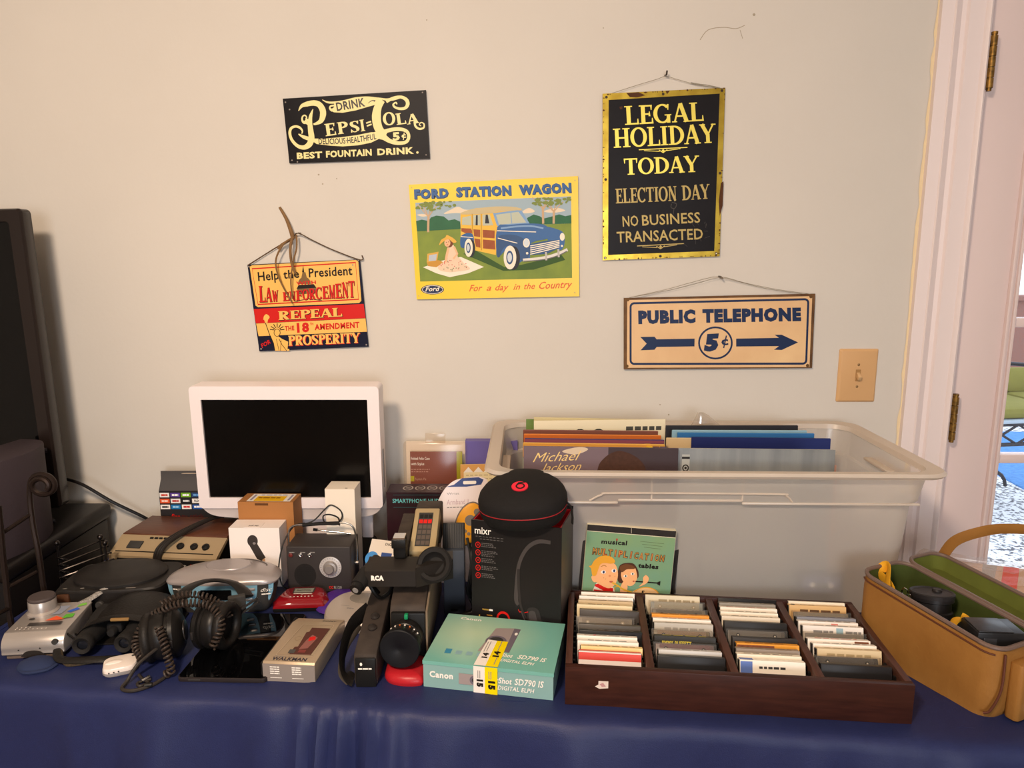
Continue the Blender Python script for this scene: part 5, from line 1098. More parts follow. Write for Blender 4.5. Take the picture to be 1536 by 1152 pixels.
for i in range(5):
    y = .79-.066*i; g.line(ell(.075, y, .026, .023, 20), .006, red, 1, closed=True); g.line([(.065, y-.008), (.075, y+.01), (.085, y-.008)], .005, red, 1)
    for k in range(3 if i != 1 else 4): g.scrib(.115, y+.014-.014*k, .24+.02*((i*2+k) % 4), .007, gy, 1, 6, i*5+k)
hpm = mat('45403f', .35); hpm2 = mat('2f2b2a', .4)
brush(g, [(.88, .875), (.74, .87), (.62, .8), (.54, .67), (.515, .52), (.505, .36), (.53, .31)], [.03, .035, .036, .036, .042, .045, .03], hpm)
brush(g, [(.53, .62), (.535, .45), (.56, .3), (.62, .2)], [.03, .03, .025, .012], hpm2, 2)
g.poly(crv([(.63, .28), (.7, .305), (.76, .28), (.8, .18), (.93, .02), (.8, .0), (.72, .03), (.64, .18)], 4, True), hpm2, 1); g.poly(crv([(.65, .26), (.71, .27), (.74, .2), (.8, .05), (.74, .05), (.66, .18)], 4, True), hpm, 2)
g.line([(.56, .26), (.68, .04)], .012, hpm, 1); g.line(crv([(.53, .27), (.545, .25), (.56, .255)], 4), .006, red, 2); g.line(crv([(.6, .25), (.64, .26)], 4), .006, red, 2)
g.rect(.12, .225, .24, .238, mat('c9a24a', .3, .5), 1); g.rect(.2, .224, .24, .24, paperw, 2); g.rect(.17, .18, .235, .19, mat('b0772f', .4), 1)
for x in (.075, .155): g.rect(x, 0, x+.022, .11 if x < .1 else .14, red, 1); 
g.rect(.08, .14, .092, .18, mat('c9a24a', .3), 1)
g.line(crv([(.29, .03), (.29, .16), (.315, .21), (.36, .225), (.405, .21), (.43, .16), (.43, .04)], 6), .02, red, 1); g.rect(.425, .0, .435, .05, gy, 2)
g.build('carton', t)
t = thing('headphone_case', 'black zippered headphone pouch with a red round logo, on the headphone carton', 'case', on(.026, 1.434, .256), 0, rot=(9, -3, -8))
fab = mat('161414', .8, key='black_fabric', bump=.4, bscale=900)
oc = crv([(-.09, -.01), (-.075, -.058), (-.03, -.082), (.03, -.082), (.075, -.058), (.09, -.005), (.072, .045), (.03, .078), (-.03, .08), (-.072, .048)], 5, True)
MB(fab).loft([[(x*k, y*k, z) for x, y in oc] for k, z in ((.75, 0), (.9, .005), (.98, .018), (1, .031))]).build('lower_shell', t)
MB(rubber).loft([[(x*k, y*k, z) for x, y in oc] for k, z in ((.99, .031), (1.0, .032), (1.0, .035), (.99, .036))]).loft([[(x*k, y*k, z) for x, y in oc] for k, z in ((1.0, .0325), (1.006, .0332), (1.006, .0338), (1.0, .0345))], mat('9c1a22', .5), (0, 0)).build('zip', t)
MB(fab).loft([[(x*k, y*k+dy, z) for x, y in oc] for k, dy, z in ((1, 0, .036), (1.0, 0, .046), (.96, .0, .056), (.9, .002, .062), (.72, .004, .073), (.45, .006, .081), (.2, .008, .084), (.02, .008, .085))]).build('upper_shell', t)
MB(rubber).tube(crv([(.088, -.02, .04), (.097, -.025, .03), (.1, -.03, .012), (.099, -.03, -.004)], 5), .005, flat=.4).build('zip_pull', t)
lg = MB(mat('d5283a', .45, key='red_rubber')); lg.M = MX.Translation((.0, -.036, .0815)) @ Euler((R(21), 0, R(0))).to_matrix().to_4x4()
lg.prism(ell(0, 0, .0165, .0125, 30), -.004, .0012); lg.M = lg.M @ MX.Translation((0, 0, .0012)); lg.line(ell(.001, 0, .0078, .0062, 24), .0032, fab, 2, closed=True); lg.line([(-.006, .003), (-.003, .0085), (.016, .011)], .0028, fab, 2)
lg.build('logo', t)

# ---- cartons behind the camcorder
t = thing('phone_mount_box', 'black phone mount carton with teal lettering right of the monitor', 'box', on(-.314, 1.755), 0)
bx = mat('231d20', .35, key='black_gloss_carton', var=.4, vscale=14, vcol='3a1a24'); g = MB(bx).box(0, 0, 0, .192, .07, .196, bx)
teal = mat('6ec4c8', .5); g.face((0, 0, 0), (1, 0, 0), (0, 0, 1), .192, .196); g.line([(.09, .965), (.98, .965)], .006, mat('2f5a60', .5), 1); g.text('SMARTPHONE HUD HOLDER', (.08, .86), (.98, .86), .055, teal, 1, bold=.02); g.line([(.09, .80), (.98, .80)], .006, mat('2f5a60', .5), 1)
g.line([(.17, .38), (.17, .54), (.33, .54)], .012, paperw, 1); g.rect(.72, .86, .83, .93, mat('e8a23a', .5), 2); g.rect(.6, .7, .71, .78, paperw, 2); g.poly([(.2, .3), (.55, .3), (.5, .6), (.3, .62)], mat('4a2030', .4), 1)
g.face((0, 0, .196), (1, 0, 0), (0, 1, 0), .192, .07)
for i in range(4): g.line(ell(.26+.16*i, .5, .06, .24, 24), .018, mat('a89f98', .5), 1, closed=True); g.rect(.23+.16*i, .42, .29+.16*i, .58, mat('7a716c', .5), 1)
g.build('carton', t)
t = thing('folio_case_pack', 'clear hang pack with a brown folio case card, against the wall', 'package', on(-.29, 1.88), 0, rot=(-2, 0, 0))
MB(mat('f2e9dc', .6)).box(.004, .032, .0, .166, .038, .285).build('backing_card', t)
g = MB(mat('86493a', .5, key='brown_card')).prism([(0, 0)]*0 or rr(0, 0, 1, 1, .1)[:0] or [(.018, .006), (.142, .006), (.142, .012), (.018, .012)], .05, .262); g.face((.018, .0058, .05), (1, 0, 0), (0, 0, 1), .124, .212)
g.text('Folded Folio Case', (.02, .9), (.42, .9), .035, paperw, 1, bold=.01); g.text('with Stylus', (.02, .83), (.3, .83), .035, paperw, 1, bold=.01); g.scrib(.02, .77, .42, .012, mat('b98a7c', .5), 1, 8); g.scrib(.02, .74, .4, .012, mat('b98a7c', .5), 1, 7); g.rect(.0, .62, .08, .69, mat('b8ad1e', .5), 1); g.text('Stylish Fit', (.1, .635), (.34, .635), .03, mat('c9a08c', .5), 1)
g.poly(rr(.44, .1, .54, .52, .04), mat('8a8684', .3, .7), 1); g.rect(.47, .1, .485, .5, paperw, 2); g.line([(.1, .25), (.2, .4), (.2, .25)], .008, mat('b98a7c', .5), 1)
g.build('folio_card', t)
g = MB(mat('a8a411', .4, key='lime_band')).box(.142, .004, .05, .157, .013, .262); g.box(.14, .003, .095, .151, .0045, .12, black); g.build('lime_band', t)
MB(clear('blister', 'fbf7f2', .035, .2, .02, 'f0e6da')).box(0, 0, .004, .17, .03, .288, r=.006).build('clear_shell', t)
MB(clear('blister')).box(.058, .012, .284, .112, .016, .312, r=.002).build('hang_tab', t)
t = thing('purple_box', 'purple box with a white label, between the wall and the tub', 'box', on(-.125, 1.90), 0)
g = MB(mat('6d62a6', .5, key='purple_carton')).box(0, 0, 0, .14, .03, .29); g.face((0, 0, 0), (1, 0, 0), (0, 0, 1), .14, .29); g.rect(.44, .76, .9, .93, paperw, 1); g.text('THE', (.48, .87), (.68, .87), .035, dk, 2, bold=.02); g.rect(.02, .735, .14, .755, paperw, 1); g.rect(.18, .735, .3, .755, paperw, 1); g.rect(.34, .735, .6, .755, mat('6ea0a8', .5), 1); g.build('carton', t)
t = thing('yellow_leaflet', 'yellow and white leaflet with orange triangles below the purple box', 'leaflet', on(-.135, 1.845), 0, rot=(-6, 0, 3))
g = MB(mat('efe0b4', .6)).box(0, 0, 0, .105, .003, .236); g.face((0, 0, 0), (1, 0, 0), (0, 0, 1), .105, .236); g.rect(0, .91, 1, 1, mat('d9a25c', .6), 1)
for i in range(4): g.poly([(.08+.25*i, .91), (.32+.25*i, .91), (.2+.25*i, .97)], paperw, 2)
g.rect(0, .5, .08, .92, mat('dba766', .6), 1)
for i in range(4): g.scrib(.14, .87-.04*i, .9, .012, mat('c9b890', .6), 1, 7, i)
g.build('sheet', t)
t = thing('armband_pack', 'white blue-topped hang pack holding an orange dotted armband', 'package', on(-.136, 1.665), 0, rot=(-11, 0, 6))
pk = mat('ecdfdd', .4, key='pack_white'); o = crv([(-.062, .01), (-.058, .13), (-.035, .205), (-.005, .241), (.03, .25), (.07, .25), (.085, .215), (.085, .02), (.06, 0), (-.045, 0)], 5, True)
g = MB(pk).at((0, 0, 0), (90, 0, 0)).prism(o, -.004, 0); g.face((0, 0, .045), (1, 0, 0), (0, 0, 1)); g.ys = 1
g.poly([(-.02, .185), (0, .19), (.02, .205), (.06, .206), (.072, .2), (.066, .188), (.03, .184)], mat('3a4a80', .4), 1); g.poly(rr(.022, .19, .054, .198, .003), paperw, 2); g.text('Wrist', (-.018, .166), (.012, .166), .005, grey, 1); g.text('Armband II', (-.018, .142), (.035, .142), .012, mat('c3a3ac', .5), 1); g.scrib(-.018, .134, .02, .002, grey, 1, 5)
g.build('card', t)
g = MB(mat('6d6660', .5)); oo = ell(0, 0, .031, .052, 32); g.at((.034, -.001, .140), (90, 0, 0)); g.M = g.M @ Euler((0, 0, R(-18))).to_matrix().to_4x4(); g.prism([(x*1.08, y*1.05) for x, y in oo], 0, .008, bev=.003); M1 = g.M.copy(); ao = g.build('armband_rim', t)
g = MB(mat('eaa32a', .4, key='orange_silicone')); g.M = M1 @ MX.Translation((0, 0, .004)); g.prism(oo, 0, .008, bev=.003); oo_ = g.build('armband', t)
for x, y, r_ in ((.0, .01, .013), (.01, .034, .008), (-.013, -.024, .004), (-.004, -.018, .004), (.006, -.022, .004), (-.008, -.034, .004), (.006, -.035, .004), (.015, -.012, .0045)):
    d_ = MB(mat('7d746c', .5)); d_.M = M1 @ MX.Translation((x, y, .0121)); d_.lathe([(r_, 0), (r_, .0008), (r_*.6, .001), (.0005, .001)], n=20); d_.build('dot', oo_)
t = thing('leaflet_card', 'white and blue printed card with pictures leaning behind the mini radio', 'leaflet', on(-.362, 1.62), 0, rot=(-38, 0, -16))
g = MB(mat('eadfd2', .45)).box(0, 0, 0, .085, .003, .125); g.face((0, 0, 0), (1, 0, 0), (0, 0, 1), .085, .125); g.text('DIGITAL', (.45, .9), (.88, .9), .05, dk, 1, bold=.02); g.poly(ell(.14, .62, .2, .14), mat('4a93d6', .5), 1); g.rect(.4, .6, .72, .76, mat('35508f', .5), 1); g.rect(.32, .3, .68, .58, paperw, 1); g.poly([(.75, .1), (1, .2), (1, .5), (.82, .5)], mat('2f93d8', .5), 1); g.poly(ell(.88, .68, .12, .06), mat('3a3a78', .5), 1); g.poly([(.05, .05), (.4, .25), (.3, .45), (.0, .4)], mat('c9ab90', .5), 1); g.poly([(.5, .35), (.8, .3), (.75, .55), (.6, .58)], mat('b9c3e0', .5), 1); g.build('card', t)

# ================================================================ plastic tub of records
TUBX, TUBR = .47, -1.2
tub = thing('plastic_tub', 'large frosted clear plastic tub of records against the wall', 'tub', on(.428, 1.69), TUBR)
fz = frosted('frosted_plastic'); fz2 = frosted('frosted_rim', 'f6ece0', .3, .4)
def trr(w, d, z, r=.05, n=7): return [(x, y, z) for x, y in rr(-w/2, -d/2, w/2, d/2, r, n)]
g = MB(fz); g.loft([trr(w, d, z) for w, d, z in ((.82, .35, .002), (.84, .365, .006), (.868, .392, .2), (.875, .40, .262), (.893, .425, .266), (.91, .445, .325))], fz, (1, 0))
g.build('body', tub)
# stepped shoulder: the lower front edge of the wide band, with the handle notch
g = MB(fz2); g.loft([trr(w, d, z) for w, d, z in ((.91, .445, .325), (.955, .485, .327), (.965, .495, .333), (.955, .485, .339), (.905, .44, .337), (.90, .435, .325))], fz2, (0, 0)); g.build('rim', tub)
for s_ in (-1, 1):
    for x0, x1, z0 in ((-.43, -.20, .262), (-.20, .06, .268), (.06, .43, .262)): MB(fz2).box(x0, s_*.2125-.003, z0, x1, s_*.2125+.003, z0+.005, r=.002).build('shoulder', tub)
rb = MB(fz2)
for x in (-.13, .06): rb.box(x-.0015, -.216, .27, x+.0015, -.211, .325)
rb.tube(crv([(-.26, -.2165, .27), (-.235, -.2175, .283), (-.2, -.218, .287), (.12, -.218, .287), (.15, -.2175, .283), (.165, -.214, .268)], 5), .0022, n=6); rb.build('rib', tub)
for s_ in (-1, 1): MB(fz2).box(s_*.452-.02, -.06, .285, s_*.452+.02, .06, .292, r=.003).build('grip_ledge', tub)

RM = MX.Translation(on(.428, 1.69)) @ Euler((0, 0, R(TUBR))).to_matrix().to_4x4()
def rec(name, x, y, z, w, h, th, col, lean, yaw, label, group, spine=None, art=None, cat='record', top=None, side=None):
    p = RM @ V((x, y, z)); t = thing(name, label, cat, tuple(p), 0, group, rot=(lean, 0, TUBR+yaw))
    g = MB(mat(col, .5)).box(0, 0, 0, w, th, h, mat(col, .5))
    if top: g.box(.001, -.0002, h-.0005, w-.001, th+.0002, h+.0008, mat(top, .5))
    if art: g.face((0, 0, 0), (1, 0, 0), (0, 0, 1), w, h); art(g)
    g.build('sleeve', t)
    if side:
        side(t)
    else: MB(mat('151515', .3)).box(.004, th*.25, .004, w-.004, th*.75, h-.002).build('disc', t)
    return t
def art_mj(g):
    sc_ = mat('e3c27c', .45); g.rect(0, 0, 1, 1, mat('6e5c62', .45), 1); g.rect(.55, 0, 1, 1, mat('3a2d30', .45), 2)
    g.poly(crv([(.25, .97), (.36, 1.0), (.42, .985), (.34, .95)], 4, True), mat('c9b49a', .4), 3)  # pale highlight painted onto the sleeve near its top edge
    g.text('Michael', (.06, .895), (.38, .915), .06, sc_, 4, bold=-.004, shear=.55); g.text('Jackson', (.1, .828), (.38, .848), .055, sc_, 4, bold=-.004, shear=.55)
    g.poly(crv([(.47, .6), (.48, .84), (.52, .925), (.6, .975), (.68, .965), (.76, .915), (.8, .83), (.8, .6)], 5, True), mat('4b2f22', .7, var=.4, vscale=120), 4)
    g.poly(crv([(.53, .6), (.53, .7), (.6, .79), (.7, .79), (.75, .7), (.75, .6)], 4, True), mat('7a4a30', .6), 5)
GRL = 'records in the left half of the tub'; GRR = 'records in the right half of the tub'
w = .335
# back to front, left group
rec('record', -0.395, 0.166, 0.02, w, 0.337, .003, '6e8a4a', -1, -1, 'record sleeve with a green edge at the back of the left row in the tub', GRL)
rec('record', -0.375, 0.158, 0.024, w, 0.34, .003, 'd9cda0', -1, -4, 'cream record sleeve lying crooked behind the left row in the tub', GRL)
def art_pap(g): g.rect(0, 0, 1, 1, mat('ece2c2', .6), 1); [g.line(ell(.35+.14*i, .88, .05, .05, 14), .012, mat('3a3a36', .6), 2, closed=True) for i in range(2)]; g.scrib(.7, .92, .97, .03, mat('4a4a44', .6), 2, 4)
rec('record', -0.375, 0.105, 0.024, w, 0.344, .003, 'ece2c2', 0, 4, 'pale cream printed sleeve sticking up highest in the left row', GRL, art=art_pap)
for k, (c_, tp_, lb_) in enumerate((('7a4a3a', '8a5a50', 'maroon-edged record sleeve in the left row, behind the orange one'), ('c76a2a', 'e88a3a', 'record sleeve with a bright orange edge in the left row'), ('8a4a5a', '3d3a6e', 'record sleeve with a violet edge in front of the orange one'), ('d9a24a', 'f0c060', 'record sleeve with a yellow edge in the left row'), ('e0b070', 'd98a3a', 'amber-edged record sleeve in front of the yellow one'), ('e6d9bd', 'f3ead2', 'cream-edged record sleeve in the left row behind the album with a curly-haired man'), ('9aa088', '5a5a4a', 'grey-green thin record sleeve directly behind the album with a curly-haired man'))):
    rec('record', -.402+.002*(k % 3), .092-.033*k, .014, w, .334-.0032*k, .0045, c_, 1-.5*k, -1.2-.2*k, lb_, GRL, top=tp_)
rec('record', -0.400, -0.152, 0.030, .335, .338, .004, '6e5c62', -1.5, -2.0, 'record album with gold script and a curly-haired man, front of the left row', GRL, art=art_mj)
# right group
rec('record', -0.04, 0.108, 0.016, w, 0.337, .006, '2a2a30', -2, 1.5, 'thick black record set at the back of the right row in the tub', GRR, top='3a3838')
rec('record', -0.03, 0.081, 0.016, w, 0.332, .004, '8fb6c8', -2, .5, 'record sleeve with a pale blue edge in the right row', GRR, top='9cc4d4')
rec('record', -0.02, 0.0594, 0.016, w, 0.33, .004, '2d6aa6', -3, -.5, 'record sleeve with a strong blue edge in the right row', GRR, top='3f86c0')
rec('record', 0.01, 0.0378, 0.016, w, 0.324, .004, '1d2a66', -3, -1.2, 'dark navy record sleeve poking out at the right of the right row', GRR, top='1d2a66')
rec('record', -0.05, 0.045, 0.016, w, 0.32, .004, 'd9bf92', -3, -.8, 'tan-edged record sleeve in the right row', GRR, top='e6cfa0')
def art_gr(g):
    gm_ = mat('74777a', .35, .35, var=.35, vscale=30, vcol='989b98', stretch=(1, 1, .1)); g.rect(0, 0, 1, 1, gm_, 1)
    g.rect(.025, .82, .075, .96, mat('a9aaa4', .4), 2); g.rect(.025, .93, .075, .945, dk, 3); g.line(ell(.05, .87, .018, .02, 14), .008, dk, 3, closed=True); g.poly(ell(.05, .87, .008), dk, 3)
rec('record', -0.062, -0.148, 0.026, .337, .338, .004, 'a8a9a2', -1.5, -1.2, 'silver grey record album at the front of the right row', GRR, art=art_gr)
rec('record', -0.052, -0.134, 0.016, .337, .31, .004, 'c99a86', -1.5, -1.4, 'pinkish record sleeve edge showing right of the silver grey album', GRR)
CAS = 'cassette boxes between the two record rows'
for k, (x, c_, c2, lb_) in enumerate(((-.066-.045, '2a2622', 'e6c620', 'dark box with a yellow stripe standing between the two record rows'), (-.052-.043, 'e9dcc6', '3a2a4a', 'cream box standing between the record rows, left of the white one'), (-.036-.043, 'f0e8dc', '20306a', 'white box with a blue top beside the silver grey album'))):
    p = RM @ V((x, -.09, .016)); t = thing('tape_box', lb_, 'box', tuple(p), TUBR, CAS); MB(mat(c_, .5)).box(0, 0, 0, .013, .10, .318).build('carton', t); MB(mat(c2, .5)).box(-.0004, -.0006, .29, .0134, .1004, .3186).build('end_label', t)
# loose cassette seen through the tub wall, clear bag
p = RM @ V((.205, -.176, .03)); t = thing('cassette', 'dark cassette seen through the frosted front of the tub', 'cassette', tuple(p), TUBR, rot=(-4, 1.5, TUBR))
g = MB(mat('2c3048', .4)).box(0, 0, 0, .1, .012, .064, r=.002); g.face((0, -.0002, 0), (1, 0, 0), (0, 0, 1), .1, .064); g.rect(.1, .3, .9, .85, mat('59608a', .5), 1); g.rect(.3, .45, .7, .66, dgrey, 2); g.build('shell', t)
for x in (.03, .07): MB(paperw).at((x, -.0008, .036), (90, 0, 0)).lathe([(.006, 0), (.006, .0004), (.001, .0004)], n=14).build('reel', t)
p = RM @ V((.08, .165, .22)); g = MB(clear('thin_bag', 'f7f3ee', .14, .12, .16, 'efe6da'))
rgs = []
for z, wv, dv, dx in ((0, .07, .012, 0), (.05, .075, .016, 0), (.09, .062, .014, .0), (.125, .036, .01, -.01), (.15, .016, .005, -.018), (.158, .008, .002, -.024)): rgs.append([(dx+wv*math.cos(2*math.pi*i/16)*(1+.06*math.sin(i*2.3+z*60)), dv*math.sin(2*math.pi*i/16)+.003*math.sin(i*1.7+z*90), z) for i in range(16)])
g.loft(rgs, g.m); solo(g, 'plastic_bag', 'crumpled clear plastic bag sticking up at the back of the tub', 'bag', tuple(p), TUBR)
p = RM @ V((-.2, .03, .275)); g = MB(MATS['thin_bag']); rgs = []
for z, wv, dv, dx in ((0, .085, .012, 0), (.02, .08, .015, .01), (.035, .055, .01, .03), (.047, .02, .004, .06)): rgs.append([(dx+wv*math.cos(2*math.pi*i/16), dv*math.sin(2*math.pi*i/16)+.003*math.sin(i*1.7+z*90), z) for i in range(16)])
g.loft(rgs, g.m)
g.build('outer_film', bpy.data.objects['record.002'], None)
bpy.data.objects['outer_film'].location = (.13, -.004, .265)

# ================================================================ boxed record set
t = thing('record_set', 'worn green boxed record set with two singing cartoon children, behind the cassette tray', 'record set', on(.147, 1.484), -3, rot=(-2, 3.6, -3))
gn = mat('7f9d6d', .5, key='green_cover', var=.2, vscale=14, vcol='6f9a82'); bkp = mat('2b2523', .6, key='black_binding', var=.3, vscale=60)
MB(bkp).box(.004, .02, .0, .203, .034, .196, r=.001).box(-.006, .012, 0, .002, .03, .198, r=.001).build('rear_albums', t)
g = MB(mat('d8cfb4', .7)).box(0, 0, 0, .19, .018, .214, r=.0015)
g.face((0, -.0002, 0), (1, 0, 0), (0, 0, 1)); mw, mh = .19, .214
A0 = (62, 80); 
def mm(x, y):   # photo-crop picture coordinates: left/right edges 62..1290, cover top 175 at left, 250 at right
    u = (x-62)/1235; yy = y - 72*u; return (u*mw, mh - (yy-88)/8.533*.00146*.98)
g.map = mm; g.ys = -1
g.poly([(66, 178), (1290, 250), (1290, 1500), (66, 1430)], gn, 1); g.poly([(66, 92), (1290, 162), (1290, 248), (66, 172)], bkp, 1); g.line([(66, 176), (1290, 250)], 8, mat('d8cfb4', .7), 2); g.line([(672, 120), (680, 200)], 6, mat('b9b0a0', .7), 2)
g.text('musical', (275, 345), (632, 362), 62, dk, 2, bold=.04); g.poly(ell(488, 285, 14, 16), mat('a84a3a', .5), 3)
w_ = 'MULTIPLICATION'; n_ = len(w_); cl2 = ['3d2a18', '5a4a20', '8a3a28', '3a3a30', '8a4a30', '8a4030', '4a5040', '8a3a2a', '4a4a38', '8a5a40', '5a4a30', '8a3a2a', '4a4a30', '3a3020']
for i, ch in enumerate(w_):
    x0 = 160+1010*i/n_*1.0; x1 = x0+66 if ch != 'I' else x0+26; yb = 492+.085*(x0-160)
    if ch == 'I': x0 += 20; x1 += 20
    g.text(ch, (x0, yb), (x1, yb+.085*(x1-x0)), 98, mat(cl2[i], .5), 2, bold=.09); g.text(ch, (x0+8, yb-6), (x1-8, yb-6+.085*(x1-x0-16)), 86, mat('c98a3a', .5), 3, bold=.0)
g.text('tables', (812, 655), (1094, 672), 62, dk, 2, bold=.05)
for i in range(3): g.line([(810+30*i, 303+38*i), (1140-20*i, 330+36*i)], 5, mat('5a6a4a', .5), 2)
sk = mat('eeb07a', .5); hr = mat('e0a030', .5); hd_ = mat('4a2a1a', .5)
g.poly(crv([(240, 900), (300, 880), (420, 940), (500, 930), (520, 1100), (220, 1100)], 3, True), mat('e8d8c8', .5), 2); g.poly([(240, 890), (300, 878), (420, 935), (495, 935), (500, 985), (400, 990), (235, 915)], red, 3); g.poly([(228, 960), (500, 985), (510, 1030), (225, 1010)], red, 3)
g.poly(crv([(190, 790), (220, 660), (320, 585), (470, 600), (530, 680), (545, 800), (505, 900), (430, 940), (330, 905), (250, 860)], 4, True), sk, 4); g.poly(crv([(178, 790), (210, 772), (240, 800), (245, 860), (205, 850)], 4, True), sk, 5)
g.poly(crv([(130, 645), (165, 635), (200, 570), (280, 510), (400, 505), (470, 545), (488, 590), (430, 608), (350, 600), (290, 620), (262, 700), (240, 770), (190, 770), (165, 680)], 3, True), hr, 6)
for x, y in ((340, 722), (484, 702)): g.poly(ell(x, y, 34, 24, 16), paperw, 6); g.poly(ell(x+4, y, 16, 20, 14), mat('4a5a8a', .4), 7); g.poly(ell(x+5, y, 7, 9, 10), dk, 8)
g.line(crv([(300, 650), (340, 632), (375, 645)], 4), 8, mat('a8702a', .5), 7); g.poly(ell(432, 772, 16, 12), mat('d98a5a', .5), 7); g.poly(ell(460, 850, 26, 12), mat('b85a40', .5), 7)
for x, y in ((350, 800), (380, 815), (505, 775)): g.poly(ell(x, y, 6), mat('d08a58', .5), 7)
g.poly(crv([(540, 720), (560, 630), (640, 595), (740, 600), (800, 660), (830, 730), (820, 800), (700, 850), (590, 870), (545, 820)], 4, True), hd_, 3)
g.poly(crv([(590, 720), (660, 670), (760, 650), (800, 720), (815, 800), (780, 880), (720, 905), (650, 870), (600, 800)], 4, True), sk, 4); g.poly(crv([(560, 650), (640, 610), (740, 630), (770, 670), (660, 680), (600, 720)], 4, True), mat('6a4020', .5), 5)
for x, y in ((650, 770), (745, 738)): g.poly(ell(x, y, 26, 18, 14), paperw, 6); g.poly(ell(x+3, y, 12, 14, 12), mat('4a5a4a', .4), 7)
g.poly(ell(770, 838, 14, 10), mat('b85a40', .5), 6)
g.line([(795, 838), (1110, 855)], 16, dk, 7); g.poly([(1100, 842), (1140, 828), (1140, 890), (1100, 872)], dk, 7)
g.poly(crv([(850, 905), (900, 850), (895, 790), (930, 750), (975, 790), (960, 850), (900, 890)], 4, True), sk, 8); g.poly(crv([(600, 1000), (600, 900), (640, 840), (690, 890), (680, 1010)], 4, True), sk, 8)
g.line(crv([(470, 860), (540, 890), (640, 950), (760, 985)], 4), 20, mat('d9a830', .4), 9); g.line(crv([(520, 960), (520, 920), (580, 910)], 4), 12, mat('d9a830', .4), 9)
g.poly(crv([(760, 985), (880, 925), (980, 915), (1080, 950), (1145, 1010), (1145, 1080), (760, 1060)], 4, True), mat('ecc08a', .5), 5); g.line(crv([(790, 975), (880, 928), (980, 918), (1080, 950), (1140, 1005)], 4), 12, hr, 6); g.text('5', (890, 1020), (935, 1022), 60, dk, 6, bold=.04)
g.build('cover', t)

# ================================================================ cassette tray
TRX, TRY, TRA, TW, TD, TH = .093, 1.174, -5.6, .583, .302, .072
t = thing('cassette_tray', 'dark wood-grain tray holding four rows of cassettes, at the table front', 'tray', on(TRX, TRY), TRA)
wg = mat('43231a', .38, key='tray_wood', var=.45, vscale=16, vcol='2a140f', stretch=(1, 8, 8)); wg2 = mat('54342a', .4, key='tray_edge', var=.35, vscale=18, vcol='3c241b', stretch=(8, 1, 8))
MB(wg).box(0, 0, 0, TW, .013, TH, r=.0008).build('front_board', t); MB(wg).box(0, TD-.011, 0, TW, TD, TH, r=.0008).build('back_board', t)
for x in (0, TW-.012): MB(wg2).box(x, .013, 0, x+.012, TD-.011, TH, r=.0008).build('side_board', t)
MB(black).box(.012, .013, .003, TW-.012, TD-.011, .007).build('tray_floor', t)
CWI = (TW-.024-3*.0135)/4; xs_ = [.012 + i*(CWI+.0135) for i in range(4)]
for i in range(1, 4): MB(wg2).box(xs_[i]-.0135, .013, .006, xs_[i], TD-.011, TH-.001, r=.0006).build('divider', t)
rk = MB(black)
for i in range(4):
    for s_ in (xs_[i]+.0006, xs_[i]+CWI-.0046):
        for k in range(13): rk.box(s_, .022+.0205*k, .008, s_+.004, .028+.0205*k, TH-.012)
rk.build('slot_ribs', t)
stk = MB(paperw).face((0, 0, 0), (1, 0, 0), (0, 0, 1)); stk.poly([(.052, .038), (.058, .042), (.058, .049), (.075, .049), (.075, .036), (.06, .034)], mat('d9c9be', .7), 2); stk.poly([(.06, .043), (.066, .046), (.071, .039), (.064, .038)], mat('b98a8a', .7), 3); stk.build('torn_sticker', t)
TM = MX.Translation(on(TRX, TRY)) @ Euler((0, 0, R(TRA))).to_matrix().to_4x4()
tint = clear('cassette_case_clear', 'e8e4de', .05, .3, .04, 'cfc6b8')
